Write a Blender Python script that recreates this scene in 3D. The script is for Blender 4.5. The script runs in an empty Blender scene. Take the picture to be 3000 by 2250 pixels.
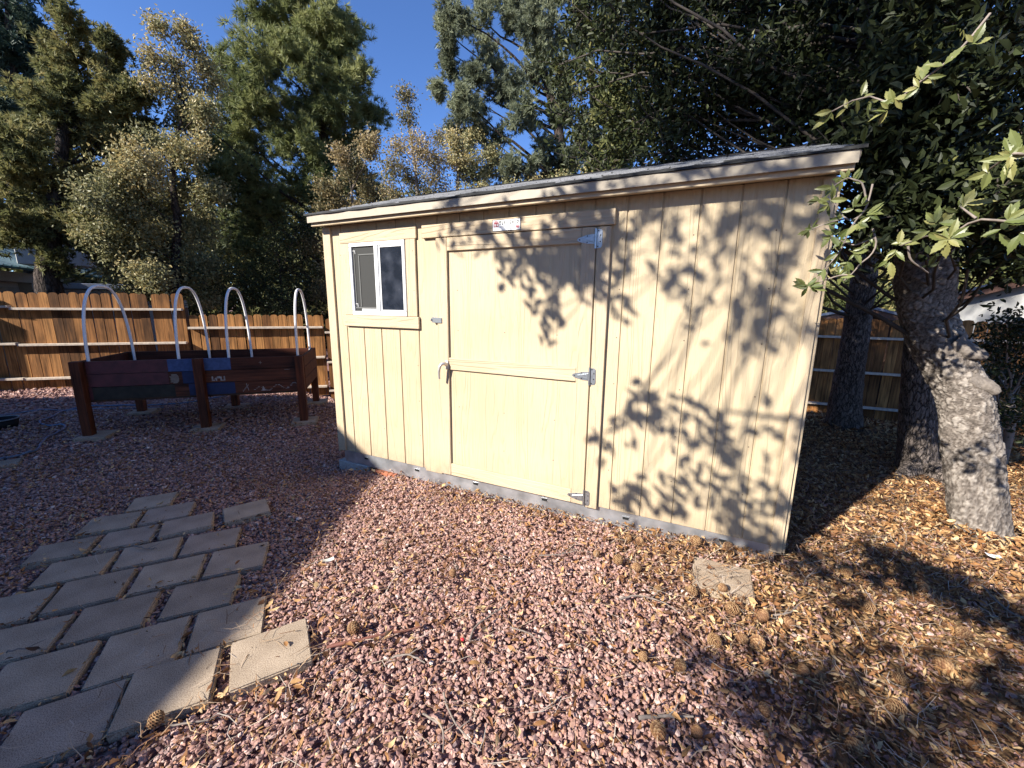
import bpy, bmesh, math, random
import numpy as np
from mathutils import Matrix, Vector
random.seed(7); RNG = np.random.default_rng(11)
R = math.radians
scene = bpy.context.scene
COL = scene.collection

# ------------------------------------------------------------------ camera model (metres; x along shed front, y away, z up)
CAM = np.array([3.176, -2.691, 1.554]); F = 1197.38; YAW, PIT, ROL = -0.45337, 0.194656, -0.0101173
def cam_rot():
    cz, sz = math.cos(YAW), math.sin(YAW); cp, sp = math.cos(PIT), math.sin(PIT); cr, sr = math.cos(ROL), math.sin(ROL)
    fwd = np.array([sz*cp, cz*cp, -sp]); right = np.array([cz, -sz, 0.]); down = np.cross(fwd, right)
    return np.array([cr*right+sr*down, -sr*right+cr*down, fwd])
RM = cam_rot()
def ray(u, v): return np.array([(u-1500)/F, (v-1125)/F, 1.0]) @ RM
def at(u, v, d):
    q = ray(u, v); return CAM + q*d/np.hypot(q[0], q[1])
def gnd(u, v, z=0.0):
    q = ray(u, v); return CAM + q*(z-CAM[2])/q[2]
def wall(u, v, y=0.0):
    q = ray(u, v); return CAM + q*(y-CAM[1])/q[1]
def depth(p): return float((np.array(p)-CAM) @ RM[2])
SUN = np.array([.475, .88, -.616]); SUN = SUN/np.linalg.norm(SUN)      # direction the light travels

def sstep(a, b, x):
    t = np.clip((np.asarray(x, float)-a)/(b-a), 0, 1); return t*t*(3-2*t)
def ground_z(x, y):
    x = np.asarray(x, float); y = np.asarray(y, float)
    d = .9*y + .2*x
    z = -.44*np.clip((d-.95)/1.1, 0, 1)*sstep(-.3, -1.6, x)
    z = z - .36*sstep(3.9, 6.1, y)*sstep(2.0, 3.0, x)
    z = z - .09*np.exp(-(((x+.15)/.55)**2+((y+.05)/.6)**2))
    z = z + .045*sstep(2.2, 3.5, x)*np.exp(-(y/.45)**2)
    z = z + .012*np.sin(1.7*x+.6)*np.sin(1.3*y+.4) + .006*np.sin(4.1*x+2)*np.sin(3.7*y)
    return z
def gz(x, y): return float(ground_z(x, y))

# ------------------------------------------------------------------ mesh helpers
def link(o, parent=None):
    COL.objects.link(o)
    if parent is not None: o.parent = parent
    return o
def tag(o, label=None, cat=None, group=None, kind=None):
    if label: o['label'] = label
    if cat: o['category'] = cat
    if group: o['group'] = group
    if kind: o['kind'] = kind
    return o
def root(name, loc, label, cat, group=None, rz=0):
    o = bpy.data.objects.new(name, None); o.location = [float(a) for a in loc]; o.rotation_euler = (0, 0, rz)
    o.empty_display_size = .1
    link(o); return tag(o, label, cat, group)
def world_loc(o):
    l = Vector((0, 0, 0))
    while o is not None: l += o.location; o = o.parent
    return l
def mesh_np(name, V, faces, mats, parent=None, tint=None, smooth=False, mi=None, world=True):
    """faces: list of int arrays of shape (n,k)"""
    me = bpy.data.meshes.new(name)
    V = np.asarray(V, np.float32)
    fl = [np.asarray(f, np.int32) for f in (faces if isinstance(faces, list) else [faces]) if len(f)]
    me.vertices.add(len(V)); me.vertices.foreach_set('co', V.ravel())
    loops = np.concatenate([f.ravel() for f in fl]); tot = np.concatenate([np.full(len(f), f.shape[1], np.int32) for f in fl])
    st = np.concatenate([[0], np.cumsum(tot)[:-1]]).astype(np.int32)
    me.loops.add(len(loops)); me.loops.foreach_set('vertex_index', loops)
    me.polygons.add(len(tot)); me.polygons.foreach_set('loop_start', st); me.polygons.foreach_set('loop_total', tot)
    if mi is not None: me.polygons.foreach_set('material_index', np.asarray(mi, np.int32))
    me.update(calc_edges=True)
    me.polygons.foreach_set('use_smooth', np.full(len(tot), smooth, bool))
    if tint is not None:
        a = me.attributes.new('tint', 'FLOAT', 'POINT'); a.data.foreach_set('value', np.asarray(tint, np.float32))
    for m in (mats if isinstance(mats, (list, tuple)) else [mats]): me.materials.append(m)
    o = bpy.data.objects.new(name, me); link(o, parent)
    if parent is not None and world: o.location = -world_loc(parent)
    return o
def bm_obj(name, bm, mat, parent=None, bevel=0, seg=1, smooth=False, world=True):
    if bevel: bmesh.ops.bevel(bm, geom=list(bm.edges), offset=bevel, segments=seg, affect='EDGES', clamp_overlap=True)
    bmesh.ops.recalc_face_normals(bm, faces=list(bm.faces))
    me = bpy.data.meshes.new(name); bm.to_mesh(me); bm.free()
    for m in (mat if isinstance(mat, (list, tuple)) else [mat]): me.materials.append(m)
    if smooth:
        for p in me.polygons: p.use_smooth = True
    o = bpy.data.objects.new(name, me); link(o, parent)
    if parent is not None and world: o.location = -world_loc(parent)
    return o
def add_box(bm, x0, x1, y0, y1, z0, z1, M=None):
    vs = [bm.verts.new(Vector(c) if M is None else M @ Vector(c)) for c in
          ((x0,y0,z0),(x1,y0,z0),(x1,y1,z0),(x0,y1,z0),(x0,y0,z1),(x1,y0,z1),(x1,y1,z1),(x0,y1,z1))]
    for f in ((0,3,2,1),(4,5,6,7),(0,1,5,4),(1,2,6,5),(2,3,7,6),(3,0,4,7)): bm.faces.new([vs[i] for i in f])
    return vs
def box(name, b, mat, parent=None, bevel=.002, M=None, world=True):
    bm = bmesh.new()
    for q in (b if isinstance(b[0], (list, tuple)) else [b]): add_box(bm, *q, M=M)
    return bm_obj(name, bm, mat, parent, bevel, world=world)
def add_prism(bm, poly, z0, z1, M):
    """polygon (a,b) extruded along c; M maps (a,b,c) to world"""
    n = len(poly)
    A = [bm.verts.new(M @ Vector((p[0], p[1], z0))) for p in poly]; B = [bm.verts.new(M @ Vector((p[0], p[1], z1))) for p in poly]
    bm.faces.new(A[::-1]); bm.faces.new(B)
    for i in range(n): bm.faces.new((A[i], A[(i+1) % n], B[(i+1) % n], B[i]))
class Tubes:
    def __init__(s): s.V = []; s.Q = []; s.n = 0; s.t = []
    def add(s, P, r, k=5, tint=.5, wob=0):
        P = np.asarray(P, float); n = len(P); r = np.broadcast_to(np.asarray(r, float), (n,))
        T = np.gradient(P, axis=0); T /= np.linalg.norm(T, axis=1)[:, None]+1e-9
        up = np.array([0, 0, 1.]) if abs(T[0][2]) < .9 else np.array([1., 0, 0])
        A = np.cross(T, up); A /= np.linalg.norm(A, axis=1)[:, None]+1e-9; B = np.cross(T, A)
        th = np.arange(k)*2*np.pi/k
        rr = r[:, None]*(1+(RNG.uniform(-wob, wob, (n, k)) if wob else 0))
        ring = P[:, None, :] + rr[..., None]*(np.cos(th)[None, :, None]*A[:, None, :] + np.sin(th)[None, :, None]*B[:, None, :])
        s.V.append(ring.reshape(-1, 3)); s.t.append(np.full(n*k, tint))
        i = np.arange(n-1)[:, None]*k; j = np.arange(k)[None, :]; j2 = (j+1) % k
        s.Q.append((np.stack([i+j, i+j2, i+k+j2, i+k+j], -1).reshape(-1, 4)+s.n)); s.n += n*k
    def build(s, name, mat, parent=None, smooth=True):
        return mesh_np(name, np.concatenate(s.V), np.concatenate(s.Q), mat, parent, np.concatenate(s.t), smooth)
def spline(P, n):
    P = np.asarray(P, float); m = len(P); t = np.linspace(0, m-1, n); out = []
    for a in t:
        i = min(int(a), m-2); f = a-i; p0 = P[max(i-1, 0)]; p1 = P[i]; p2 = P[i+1]; p3 = P[min(i+2, m-1)]
        out.append(.5*((2*p1)+(-p0+p2)*f+(2*p0-5*p1+4*p2-p3)*f*f+(-p0+3*p1-3*p2+p3)*f**3))
    return np.array(out)

# ------------------------------------------------------------------ materials
def new_mat(name):
    m = bpy.data.materials.new(name); m.use_nodes = True; nt = m.node_tree; nt.nodes.clear()
    out = nt.nodes.new('ShaderNodeOutputMaterial'); p = nt.nodes.new('ShaderNodeBsdfPrincipled')
    nt.links.new(p.outputs[0], out.inputs[0]); return m, nt, p, out
def N(nt, t, **kw):
    n = nt.nodes.new(t)
    for k, v in kw.items():
        if k.startswith('i_'): n.inputs[k[2:].replace('_', ' ')].default_value = v
        else: setattr(n, k, v)
    return n
def ramp(nt, cols, pos=None, interp='LINEAR'):
    n = nt.nodes.new('ShaderNodeValToRGB'); e = n.color_ramp.elements; n.color_ramp.interpolation = interp
    k = len(cols); pos = pos or [i/(k-1) for i in range(k)]
    while len(e) < k: e.new(.5)
    for i in range(k): e[i].position = pos[i]; e[i].color = (*cols[i], 1)
    return n
def coords(nt, scale=(1, 1, 1), rot=(0, 0, 0)):
    tc = nt.nodes.new('ShaderNodeTexCoord'); mp = nt.nodes.new('ShaderNodeMapping'); mp.inputs['Scale'].default_value = scale
    mp.inputs['Rotation'].default_value = rot
    nt.links.new(tc.outputs['Object'], mp.inputs[0]); return mp.outputs[0]
def bump(nt, h, p, strength=.5, dist=.01):
    b = nt.nodes.new('ShaderNodeBump'); b.inputs['Strength'].default_value = strength; b.inputs['Distance'].default_value = dist
    nt.links.new(h, b.inputs['Height']); nt.links.new(b.outputs[0], p.inputs['Normal']); return b
def plain(name, col, rough=.6, metal=0, spec=.4, var=.15, vs=30, bstr=.15, bdist=.002):
    m, nt, p, o = new_mat(name); c = coords(nt)
    n = N(nt, 'ShaderNodeTexNoise', i_Scale=vs, i_Detail=5.0); nt.links.new(c, n.inputs[0])
    r = ramp(nt, [tuple(x*(1-var) for x in col), tuple(min(1, x*(1+var)) for x in col)], [.3, .7]); nt.links.new(n.outputs[0], r.inputs[0])
    nt.links.new(r.outputs[0], p.inputs['Base Color']); p.inputs['Roughness'].default_value = rough; p.inputs['Metallic'].default_value = metal
    p.inputs['Specular IOR Level'].default_value = spec
    if bstr: bump(nt, n.outputs[0], p, bstr, bdist)
    return m
def wood_paint(name, axis, c1=(.47, .378, .25), c2=(.43, .34, .22), gs=.55):
    """painted embossed siding; axis = direction of the grain"""
    m, nt, p, o = new_mat(name)
    sq = {'x': (.07, 1, 1), 'y': (1, .07, 1), 'z': (1, 1, .07)}[axis]
    c0 = coords(nt); c = coords(nt, sq); 
    big = N(nt, 'ShaderNodeTexNoise', i_Scale=1.6, i_Detail=4.0); nt.links.new(c0, big.inputs[0])
    fib = N(nt, 'ShaderNodeTexNoise', i_Scale=95.0, i_Detail=4.0, i_Distortion=.4); nt.links.new(c, fib.inputs[0])
    wob = N(nt, 'ShaderNodeTexNoise', i_Scale=7.0, i_Detail=2.0); nt.links.new(c, wob.inputs[0])
    # growth-ring lines: contour lines of a stretched noise
    mul = N(nt, 'ShaderNodeMath', operation='MULTIPLY'); mul.inputs[1].default_value = 14; nt.links.new(wob.outputs[0], mul.inputs[0])
    fr = N(nt, 'ShaderNodeMath', operation='FRACT'); nt.links.new(mul.outputs[0], fr.inputs[0])
    rr = ramp(nt, [(0, 0, 0), (1, 1, 1), (1, 1, 1)], [.0, .25, 1]); nt.links.new(fr.outputs[0], rr.inputs[0])
    fine = N(nt, 'ShaderNodeTexNoise', i_Scale=160.0, i_Detail=3.0); nt.links.new(c0, fine.inputs[0])
    a1 = N(nt, 'ShaderNodeMath', operation='MULTIPLY_ADD'); a1.inputs[1].default_value = .7
    nt.links.new(fib.outputs[0], a1.inputs[0]); nt.links.new(rr.outputs[0], a1.inputs[2])
    a2 = N(nt, 'ShaderNodeMath', operation='MULTIPLY_ADD'); a2.inputs[1].default_value = 1.0
    nt.links.new(fine.outputs[0], a2.inputs[0]); nt.links.new(a1.outputs[0], a2.inputs[2])
    bump(nt, a2.outputs[0], p, gs, .0042)
    r = ramp(nt, [c2, c1], [.35, .62]); nt.links.new(big.outputs[0], r.inputs[0])
    mx = N(nt, 'ShaderNodeMix', data_type='RGBA', blend_type='MULTIPLY'); mx.inputs['Factor'].default_value = 1
    r2 = ramp(nt, [(.94, .93, .91), (1, 1, 1)], [.0, .3]); nt.links.new(fr.outputs[0], r2.inputs[0])
    nt.links.new(r.outputs[0], mx.inputs['A']); nt.links.new(r2.outputs[0], mx.inputs['B'])
    r3 = ramp(nt, [(.96, .95, .93), (1.02, 1.02, 1.02)], [.3, .65]); nt.links.new(fib.outputs[0], r3.inputs[0])
    mx2 = N(nt, 'ShaderNodeMix', data_type='RGBA', blend_type='MULTIPLY'); mx2.inputs['Factor'].default_value = .8
    nt.links.new(mx.outputs['Result'], mx2.inputs['A']); nt.links.new(r3.outputs[0], mx2.inputs['B'])
    col_ = mx2.outputs['Result']
    if axis == 'z':
        def MT(op, a, b=None):
            q = N(nt, 'ShaderNodeMath', operation=op)
            for k_, v_ in enumerate((a, b)):
                if v_ is None: continue
                if isinstance(v_, (int, float)): q.inputs[k_].default_value = v_
                else: nt.links.new(v_, q.inputs[k_])
            return q.outputs[0]
        sx = N(nt, 'ShaderNodeSeparateXYZ'); nt.links.new(c0, sx.inputs[0])
        fx = MT('MULTIPLY', MT('SUBTRACT', MT('FRACT', MT('DIVIDE', MT('ADD', sx.outputs[0], .025), .4064)), .5), .4064)
        fz = MT('MULTIPLY', MT('SUBTRACT', MT('FRACT', MT('DIVIDE', MT('ADD', sx.outputs[2], .03), .305)), .5), .305)
        dd = MT('SQRT', MT('ADD', MT('MULTIPLY', fx, fx), MT('MULTIPLY', fz, fz))); nail = MT('LESS_THAN', dd, .0038)
        low_ = N(nt, 'ShaderNodeMapRange'); low_.inputs['From Min'].default_value = .42; low_.inputs['From Max'].default_value = .13; nt.links.new(sx.outputs[2], low_.inputs[0])
        dn = N(nt, 'ShaderNodeTexNoise', i_Scale=14.0, i_Detail=8.0); nt.links.new(c0, dn.inputs[0])
        dirt = MT('MULTIPLY', MT('MULTIPLY', low_.outputs[0], low_.outputs[0]), MT('MULTIPLY', dn.outputs[0], .75))
        m3 = N(nt, 'ShaderNodeMix', data_type='RGBA'); nt.links.new(dirt, m3.inputs['Factor']); nt.links.new(col_, m3.inputs['A']); m3.inputs['B'].default_value = (.20, .13, .085, 1)
        m4 = N(nt, 'ShaderNodeMix', data_type='RGBA'); nt.links.new(nail, m4.inputs['Factor']); nt.links.new(m3.outputs['Result'], m4.inputs['A']); m4.inputs['B'].default_value = (.09, .06, .04, 1)
        col_ = m4.outputs['Result']
    nt.links.new(col_, p.inputs['Base Color']); p.inputs['Roughness'].default_value = .62; p.inputs['Specular IOR Level'].default_value = .25
    return m
def board_mat(name, cols, axis='z', rough=.8, dark=.5):
    m, nt, p, o = new_mat(name); sq = {'x': (.05, 1, 1), 'y': (1, .05, 1), 'z': (1, 1, .05)}[axis]
    at_ = N(nt, 'ShaderNodeAttribute', attribute_name='tint'); r = ramp(nt, cols); nt.links.new(at_.outputs['Fac'], r.inputs[0])
    c = coords(nt, sq); n = N(nt, 'ShaderNodeTexNoise', i_Scale=45.0, i_Detail=6.0, i_Distortion=.6); nt.links.new(c, n.inputs[0])
    c0 = coords(nt, tuple(.35 if s < 1 else 1 for s in sq)); n2 = N(nt, 'ShaderNodeTexNoise', i_Scale=6.0, i_Detail=5.0); nt.links.new(c0, n2.inputs[0])
    r2 = ramp(nt, [(dark, dark, dark), (1.15, 1.15, 1.15)], [.36, .62]); nt.links.new(n.outputs[0], r2.inputs[0])
    r3 = ramp(nt, [(.35, .33, .32), (1, 1, 1)], [.34, .56]); nt.links.new(n2.outputs[0], r3.inputs[0])
    mx = N(nt, 'ShaderNodeMix', data_type='RGBA', blend_type='MULTIPLY'); mx.inputs['Factor'].default_value = 1
    nt.links.new(r.outputs[0], mx.inputs['A']); nt.links.new(r2.outputs[0], mx.inputs['B'])
    mx2 = N(nt, 'ShaderNodeMix', data_type='RGBA', blend_type='MULTIPLY'); mx2.inputs['Factor'].default_value = .75
    nt.links.new(mx.outputs['Result'], mx2.inputs['A']); nt.links.new(r3.outputs[0], mx2.inputs['B'])
    nt.links.new(mx2.outputs['Result'], p.inputs['Base Color']); p.inputs['Roughness'].default_value = rough; p.inputs['Specular IOR Level'].default_value = .2
    bump(nt, n.outputs[0], p, .5, .004); return m
def tint_mat(name, cols, pos=None, rough=.7, spec=.25, trans=0, noise=0, nscale=200, bstr=0, bdist=.003):
    m, nt, p, o = new_mat(name)
    at_ = N(nt, 'ShaderNodeAttribute', attribute_name='tint'); r = ramp(nt, cols, pos); nt.links.new(at_.outputs['Fac'], r.inputs[0])
    colr = r.outputs[0]
    if noise or bstr:
        c = coords(nt); n = N(nt, 'ShaderNodeTexNoise', i_Scale=nscale, i_Detail=4.0); nt.links.new(c, n.inputs[0])
        if noise:
            r2 = ramp(nt, [(1-noise,)*3, (1+noise,)*3], [.32, .68]); nt.links.new(n.outputs[0], r2.inputs[0])
            mx = N(nt, 'ShaderNodeMix', data_type='RGBA', blend_type='MULTIPLY'); mx.inputs['Factor'].default_value = 1
            nt.links.new(colr, mx.inputs['A']); nt.links.new(r2.outputs[0], mx.inputs['B']); colr = mx.outputs['Result']
        if bstr: bump(nt, n.outputs[0], p, bstr, bdist)
    nt.links.new(colr, p.inputs['Base Color']); p.inputs['Roughness'].default_value = rough; p.inputs['Specular IOR Level'].default_value = spec
    if trans:
        tr = N(nt, 'ShaderNodeBsdfTranslucent'); nt.links.new(colr, tr.inputs[0]); ms = N(nt, 'ShaderNodeMixShader'); ms.inputs[0].default_value = trans
        nt.links.new(p.outputs[0], ms.inputs[1]); nt.links.new(tr.outputs[0], ms.inputs[2]); nt.links.new(ms.outputs[0], o.inputs[0])
    return m
def bark_mat(name, c_hi, c_lo, sc=(22, 22, 9), bd=.03):
    m, nt, p, o = new_mat(name); c = coords(nt, sc)
    w = N(nt, 'ShaderNodeTexNoise', i_Scale=1.1, i_Detail=6.0); nt.links.new(c, w.inputs[0])
    ws = N(nt, 'ShaderNodeVectorMath', operation='SCALE'); ws.inputs['Scale'].default_value = 2.2; nt.links.new(w.outputs['Color'], ws.inputs[0])
    ad = N(nt, 'ShaderNodeVectorMath', operation='ADD'); nt.links.new(c, ad.inputs[0]); nt.links.new(ws.outputs[0], ad.inputs[1])
    v = N(nt, 'ShaderNodeTexVoronoi', feature='DISTANCE_TO_EDGE', i_Scale=1.0); nt.links.new(ad.outputs[0], v.inputs[0])
    vc = N(nt, 'ShaderNodeTexVoronoi', feature='F1', i_Scale=1.0); nt.links.new(ad.outputs[0], vc.inputs[0])
    n = N(nt, 'ShaderNodeTexNoise', i_Scale=3.5, i_Detail=6.0); nt.links.new(c, n.inputs[0])
    r = ramp(nt, [c_lo, tuple(.75*a+.25*b for a, b in zip(c_hi, c_lo)), c_hi], [.0, .06, .3]); nt.links.new(v.outputs[0], r.inputs[0])
    r2 = ramp(nt, [(.45, .43, .41), (1.2, 1.2, 1.2)], [.3, .7]); nt.links.new(n.outputs[0], r2.inputs[0])
    mx = N(nt, 'ShaderNodeMix', data_type='RGBA', blend_type='MULTIPLY'); mx.inputs['Factor'].default_value = 1
    nt.links.new(r.outputs[0], mx.inputs['A']); nt.links.new(r2.outputs[0], mx.inputs['B'])
    nt.links.new(mx.outputs['Result'], p.inputs['Base Color'])
    rb = ramp(nt, [(0, 0, 0), (.8, .8, .8), (1, 1, 1)], [0, .12, .5]); nt.links.new(v.outputs[0], rb.inputs[0])
    a = N(nt, 'ShaderNodeMath', operation='MULTIPLY_ADD'); a.inputs[1].default_value = .7; nt.links.new(n.outputs[0], a.inputs[0]); nt.links.new(rb.outputs[0], a.inputs[2])
    bump(nt, a.outputs[0], p, .9, bd); p.inputs['Roughness'].default_value = .9; p.inputs['Specular IOR Level'].default_value = .15
    return m

M = {}
M['siding'] = wood_paint('painted_siding', 'z'); M['trim_v'] = wood_paint('painted_trim_upright', 'z', (.47, .375, .255), (.43, .335, .22), .6)
M['trim_h'] = wood_paint('painted_trim_level', 'x', (.47, .375, .255), (.43, .335, .22), .65)
M['vinyl'] = plain('white_vinyl', (.62, .62, .61), .35, var=.04, bstr=0)
M['drip'] = plain('drip_flashing', (.34, .29, .22), .6, 0, var=.08)
M['shingle'] = None
M['screen'] = plain('window_screen', (.032, .032, .03), .85, var=.12, vs=400)
M['sash_grey'] = plain('sash_behind_screen', (.10, .10, .095), .7, var=.05, bstr=0)
M['zinc'] = plain('zinc_plate', (.52, .55, .58), .32, .9, var=.15, vs=60)
M['alu'] = plain('cast_handle', (.62, .59, .56), .42, .7, var=.08)
M['galv'] = plain('galvanised_skirt', (.50, .51, .53), .38, .8, var=.3, vs=9, bstr=.4, bdist=.004)
M['black'] = plain('dark_hollow', (.008, .008, .008), .9, var=.1, bstr=0)
M['pvc'] = plain('white_pvc', (.72, .70, .69), .45, var=.06)
M['concrete'] = plain('concrete_block', (.33, .31, .28), .9, var=.2, vs=40, bstr=.4)
M['brick'] = plain('red_brick', (.36, .12, .06), .9, var=.25, vs=50, bstr=.4)
M['hose'] = plain('hose_rubber', (.09, .14, .22), .45, var=.1)
M['soil'] = plain('soil', (.05, .032, .022), .95, var=.4, vs=50, bstr=.8, bdist=.02)
M['sign_white'] = plain('sign_face', (.78, .78, .78), .4, var=.03, bstr=0); M['ink'] = plain('black_ink', (.03, .03, .03), .6, bstr=0)
M['ink_red'] = plain('red_ink', (.50, .06, .07), .6, bstr=0); M['ink_grey'] = plain('grey_ink', (.45, .45, .45), .6, bstr=0)
M['fence'] = board_mat('cedar_pickets', [(.10, .045, .017), (.26, .112, .036), (.37, .175, .058), (.31, .135, .043)])
M['rail'] = plain('weathered_rail', (.46, .38, .30), .85, var=.22, vs=25, bstr=.3)
M['post_dark'] = plain('dark_post', (.07, .04, .025), .85, var=.3)
M['redwood'] = board_mat('redwood_boards', [(.075, .022, .011), (.125, .038, .018)], 'x', .6, .55)
M['redwood_post'] = board_mat('redwood_posts', [(.10, .028, .012), (.16, .05, .02)], 'z', .6, .5)
M['maroon'] = plain('maroon_paint', (.085, .02, .022), .55, var=.3, vs=14); M['blue_lt'] = plain('pale_blue_paint', (.04, .065, .16), .55, var=.25)
M['blue_dk'] = plain('navy_paint', (.01, .016, .06), .55, var=.25); M['mural'] = plain('dark_green_mural', (.022, .017, .011), .7, var=.5, vs=16)
M['paint_white'] = plain('white_paint', (.30, .26, .24), .7, var=.25)

def shingle_mat():
    m, nt, p, o = new_mat('grey_shingles'); c = coords(nt)
    br = N(nt, 'ShaderNodeTexBrick', offset=.5); br.inputs['Scale'].default_value = 1; br.inputs['Brick Width'].default_value = .3; br.inputs['Row Height'].default_value = .14
    br.inputs['Mortar Size'].default_value = .006; br.inputs['Color1'].default_value = (.10, .105, .115, 1); br.inputs['Color2'].default_value = (.17, .17, .18, 1); br.inputs['Mortar'].default_value = (.02, .02, .02, 1)
    nt.links.new(c, br.inputs[0]); n = N(nt, 'ShaderNodeTexNoise', i_Scale=300.0, i_Detail=3.0); nt.links.new(c, n.inputs[0])
    r = ramp(nt, [(.5, .5, .5), (1.5, 1.5, 1.5)], [.35, .65]); nt.links.new(n.outputs[0], r.inputs[0])
    mx = N(nt, 'ShaderNodeMix', data_type='RGBA', blend_type='MULTIPLY'); mx.inputs['Factor'].default_value = 1
    nt.links.new(br.outputs[0], mx.inputs['A']); nt.links.new(r.outputs[0], mx.inputs['B']); nt.links.new(mx.outputs['Result'], p.inputs['Base Color'])
    p.inputs['Roughness'].default_value = .85; bump(nt, n.outputs[0], p, .5, .003); return m
M['shingle'] = shingle_mat()
def glass_mat():
    m, nt, p, o = new_mat('dusty_dark_glass'); c = coords(nt)
    n = N(nt, 'ShaderNodeTexNoise', i_Scale=9.0, i_Detail=8.0); nt.links.new(c, n.inputs[0])
    r = ramp(nt, [(.012, .015, .022), (.035, .04, .055)], [.4, .75]); nt.links.new(n.outputs[0], r.inputs[0]); nt.links.new(r.outputs[0], p.inputs['Base Color'])
    r2 = ramp(nt, [(.08,)*3, (.35,)*3], [.4, .8]); nt.links.new(n.outputs[0], r2.inputs[0]); nt.links.new(r2.outputs[0], p.inputs['Roughness'])
    p.inputs['Specular IOR Level'].default_value = .6; return m
M['glass'] = glass_mat()
def ground_mat():
    m, nt, p, o = new_mat('gravel_ground'); c = coords(nt)
    v = N(nt, 'ShaderNodeTexVoronoi', feature='F1', i_Scale=38.0); nt.links.new(c, v.inputs[0])
    sp = N(nt, 'ShaderNodeSeparateColor'); nt.links.new(v.outputs['Color'], sp.inputs[0])
    r = ramp(nt, [(.10, .05, .05), (.24, .13, .12), (.33, .2, .19), (.27, .15, .10)]); nt.links.new(sp.outputs[0], r.inputs[0])
    r2 = ramp(nt, [(.07, .042, .022), (.17, .10, .05), (.28, .18, .09)]); nt.links.new(sp.outputs[1], r2.inputs[0])
    xyz = N(nt, 'ShaderNodeSeparateXYZ'); nt.links.new(c, xyz.inputs[0])
    a = N(nt, 'ShaderNodeMath', operation='MULTIPLY_ADD'); a.inputs[1].default_value = .55; nt.links.new(xyz.outputs[1], a.inputs[0]); nt.links.new(xyz.outputs[0], a.inputs[2])
    n = N(nt, 'ShaderNodeTexNoise', i_Scale=1.5, i_Detail=5.0); nt.links.new(c, n.inputs[0])
    a2 = N(nt, 'ShaderNodeMath', operation='MULTIPLY_ADD'); a2.inputs[1].default_value = 1.6; nt.links.new(n.outputs[0], a2.inputs[0]); nt.links.new(a.outputs[0], a2.inputs[2])
    mr = N(nt, 'ShaderNodeMapRange'); mr.inputs['From Min'].default_value = 2.8; mr.inputs['From Max'].default_value = 4.2; nt.links.new(a2.outputs[0], mr.inputs[0])
    mx = N(nt, 'ShaderNodeMix', data_type='RGBA'); nt.links.new(mr.outputs[0], mx.inputs['Factor']); nt.links.new(r.outputs[0], mx.inputs['A']); nt.links.new(r2.outputs[0], mx.inputs['B'])
    nt.links.new(mx.outputs['Result'], p.inputs['Base Color']); p.inputs['Roughness'].default_value = .9; p.inputs['Specular IOR Level'].default_value = .15
    inv = N(nt, 'ShaderNodeMath', operation='SUBTRACT'); inv.inputs[0].default_value = 1; nt.links.new(v.outputs['Distance'], inv.inputs[1])
    bump(nt, inv.outputs[0], p, 1, .02); return m
M['ground'] = ground_mat()
M['gravel'] = tint_mat('gravel_stones', [(.08, .042, .036), (.235, .13, .112), (.37, .225, .192), (.29, .15, .10), (.50, .35, .30), (.20, .13, .125), (.64, .51, .44)],
                       [0, .2, .45, .62, .78, .9, 1], .8, .25, noise=.3, nscale=70)
M['litter'] = tint_mat('dry_oak_leaves', [(.055, .025, .012), (.16, .07, .03), (.28, .135, .05), (.42, .25, .11), (.58, .42, .23)], None, .7, .25, trans=.12, noise=.15, nscale=90)
M['needles_dry'] = tint_mat('twigs_and_needles', [(.06, .04, .03), (.24, .11, .05), (.42, .29, .18), (.42, .37, .32)], None, .8)
M['cone'] = tint_mat('pine_cone_scales', [(.05, .026, .014), (.16, .075, .035), (.36, .225, .11)], None, .7)
def paver_mat():
    m, nt, p, o = new_mat('paver_concrete'); c = coords(nt)
    n = N(nt, 'ShaderNodeTexNoise', i_Scale=6.0, i_Detail=6.0); nt.links.new(c, n.inputs[0]); n2 = N(nt, 'ShaderNodeTexNoise', i_Scale=260.0, i_Detail=2.0); nt.links.new(c, n2.inputs[0])
    oi = N(nt, 'ShaderNodeObjectInfo'); r0 = ramp(nt, [(.35, .275, .205), (.43, .345, .255), (.38, .30, .235)]); nt.links.new(oi.outputs['Random'], r0.inputs[0])
    r = ramp(nt, [(.72, .70, .68), (1.1, 1.1, 1.1)], [.3, .7]); nt.links.new(n.outputs[0], r.inputs[0])
    r2 = ramp(nt, [(.50, .46, .43), (.97, .96, .95), (1.15, 1.15, 1.14)], [.36, .52, .7]); nt.links.new(n2.outputs[0], r2.inputs[0])
    mx = N(nt, 'ShaderNodeMix', data_type='RGBA', blend_type='MULTIPLY'); mx.inputs['Factor'].default_value = 1
    nt.links.new(r0.outputs[0], mx.inputs['A']); nt.links.new(r.outputs[0], mx.inputs['B'])
    mx2 = N(nt, 'ShaderNodeMix', data_type='RGBA', blend_type='MULTIPLY'); mx2.inputs['Factor'].default_value = 1
    nt.links.new(mx.outputs['Result'], mx2.inputs['A']); nt.links.new(r2.outputs[0], mx2.inputs['B'])
    nt.links.new(mx2.outputs['Result'], p.inputs['Base Color']); p.inputs['Roughness'].default_value = .9; p.inputs['Specular IOR Level'].default_value = .2
    bump(nt, n2.outputs[0], p, .35, .003); return m
M['paver'] = paver_mat()
M['bark_near'] = tint_mat('oak_bark_near', [(.035, .028, .023), (.12, .10, .085), (.225, .195, .168), (.31, .275, .24)], [0, .25, .55, 1], .9, .15, noise=.28, nscale=55, bstr=.8, bdist=.006)
M['bark'] = bark_mat('oak_bark', (.20, .165, .145), (.03, .025, .022), (26, 26, 9), .03)
M['bark_far'] = bark_mat('far_bark', (.075, .058, .05), (.02, .016, .014), (14, 14, 4), .03)
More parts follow.
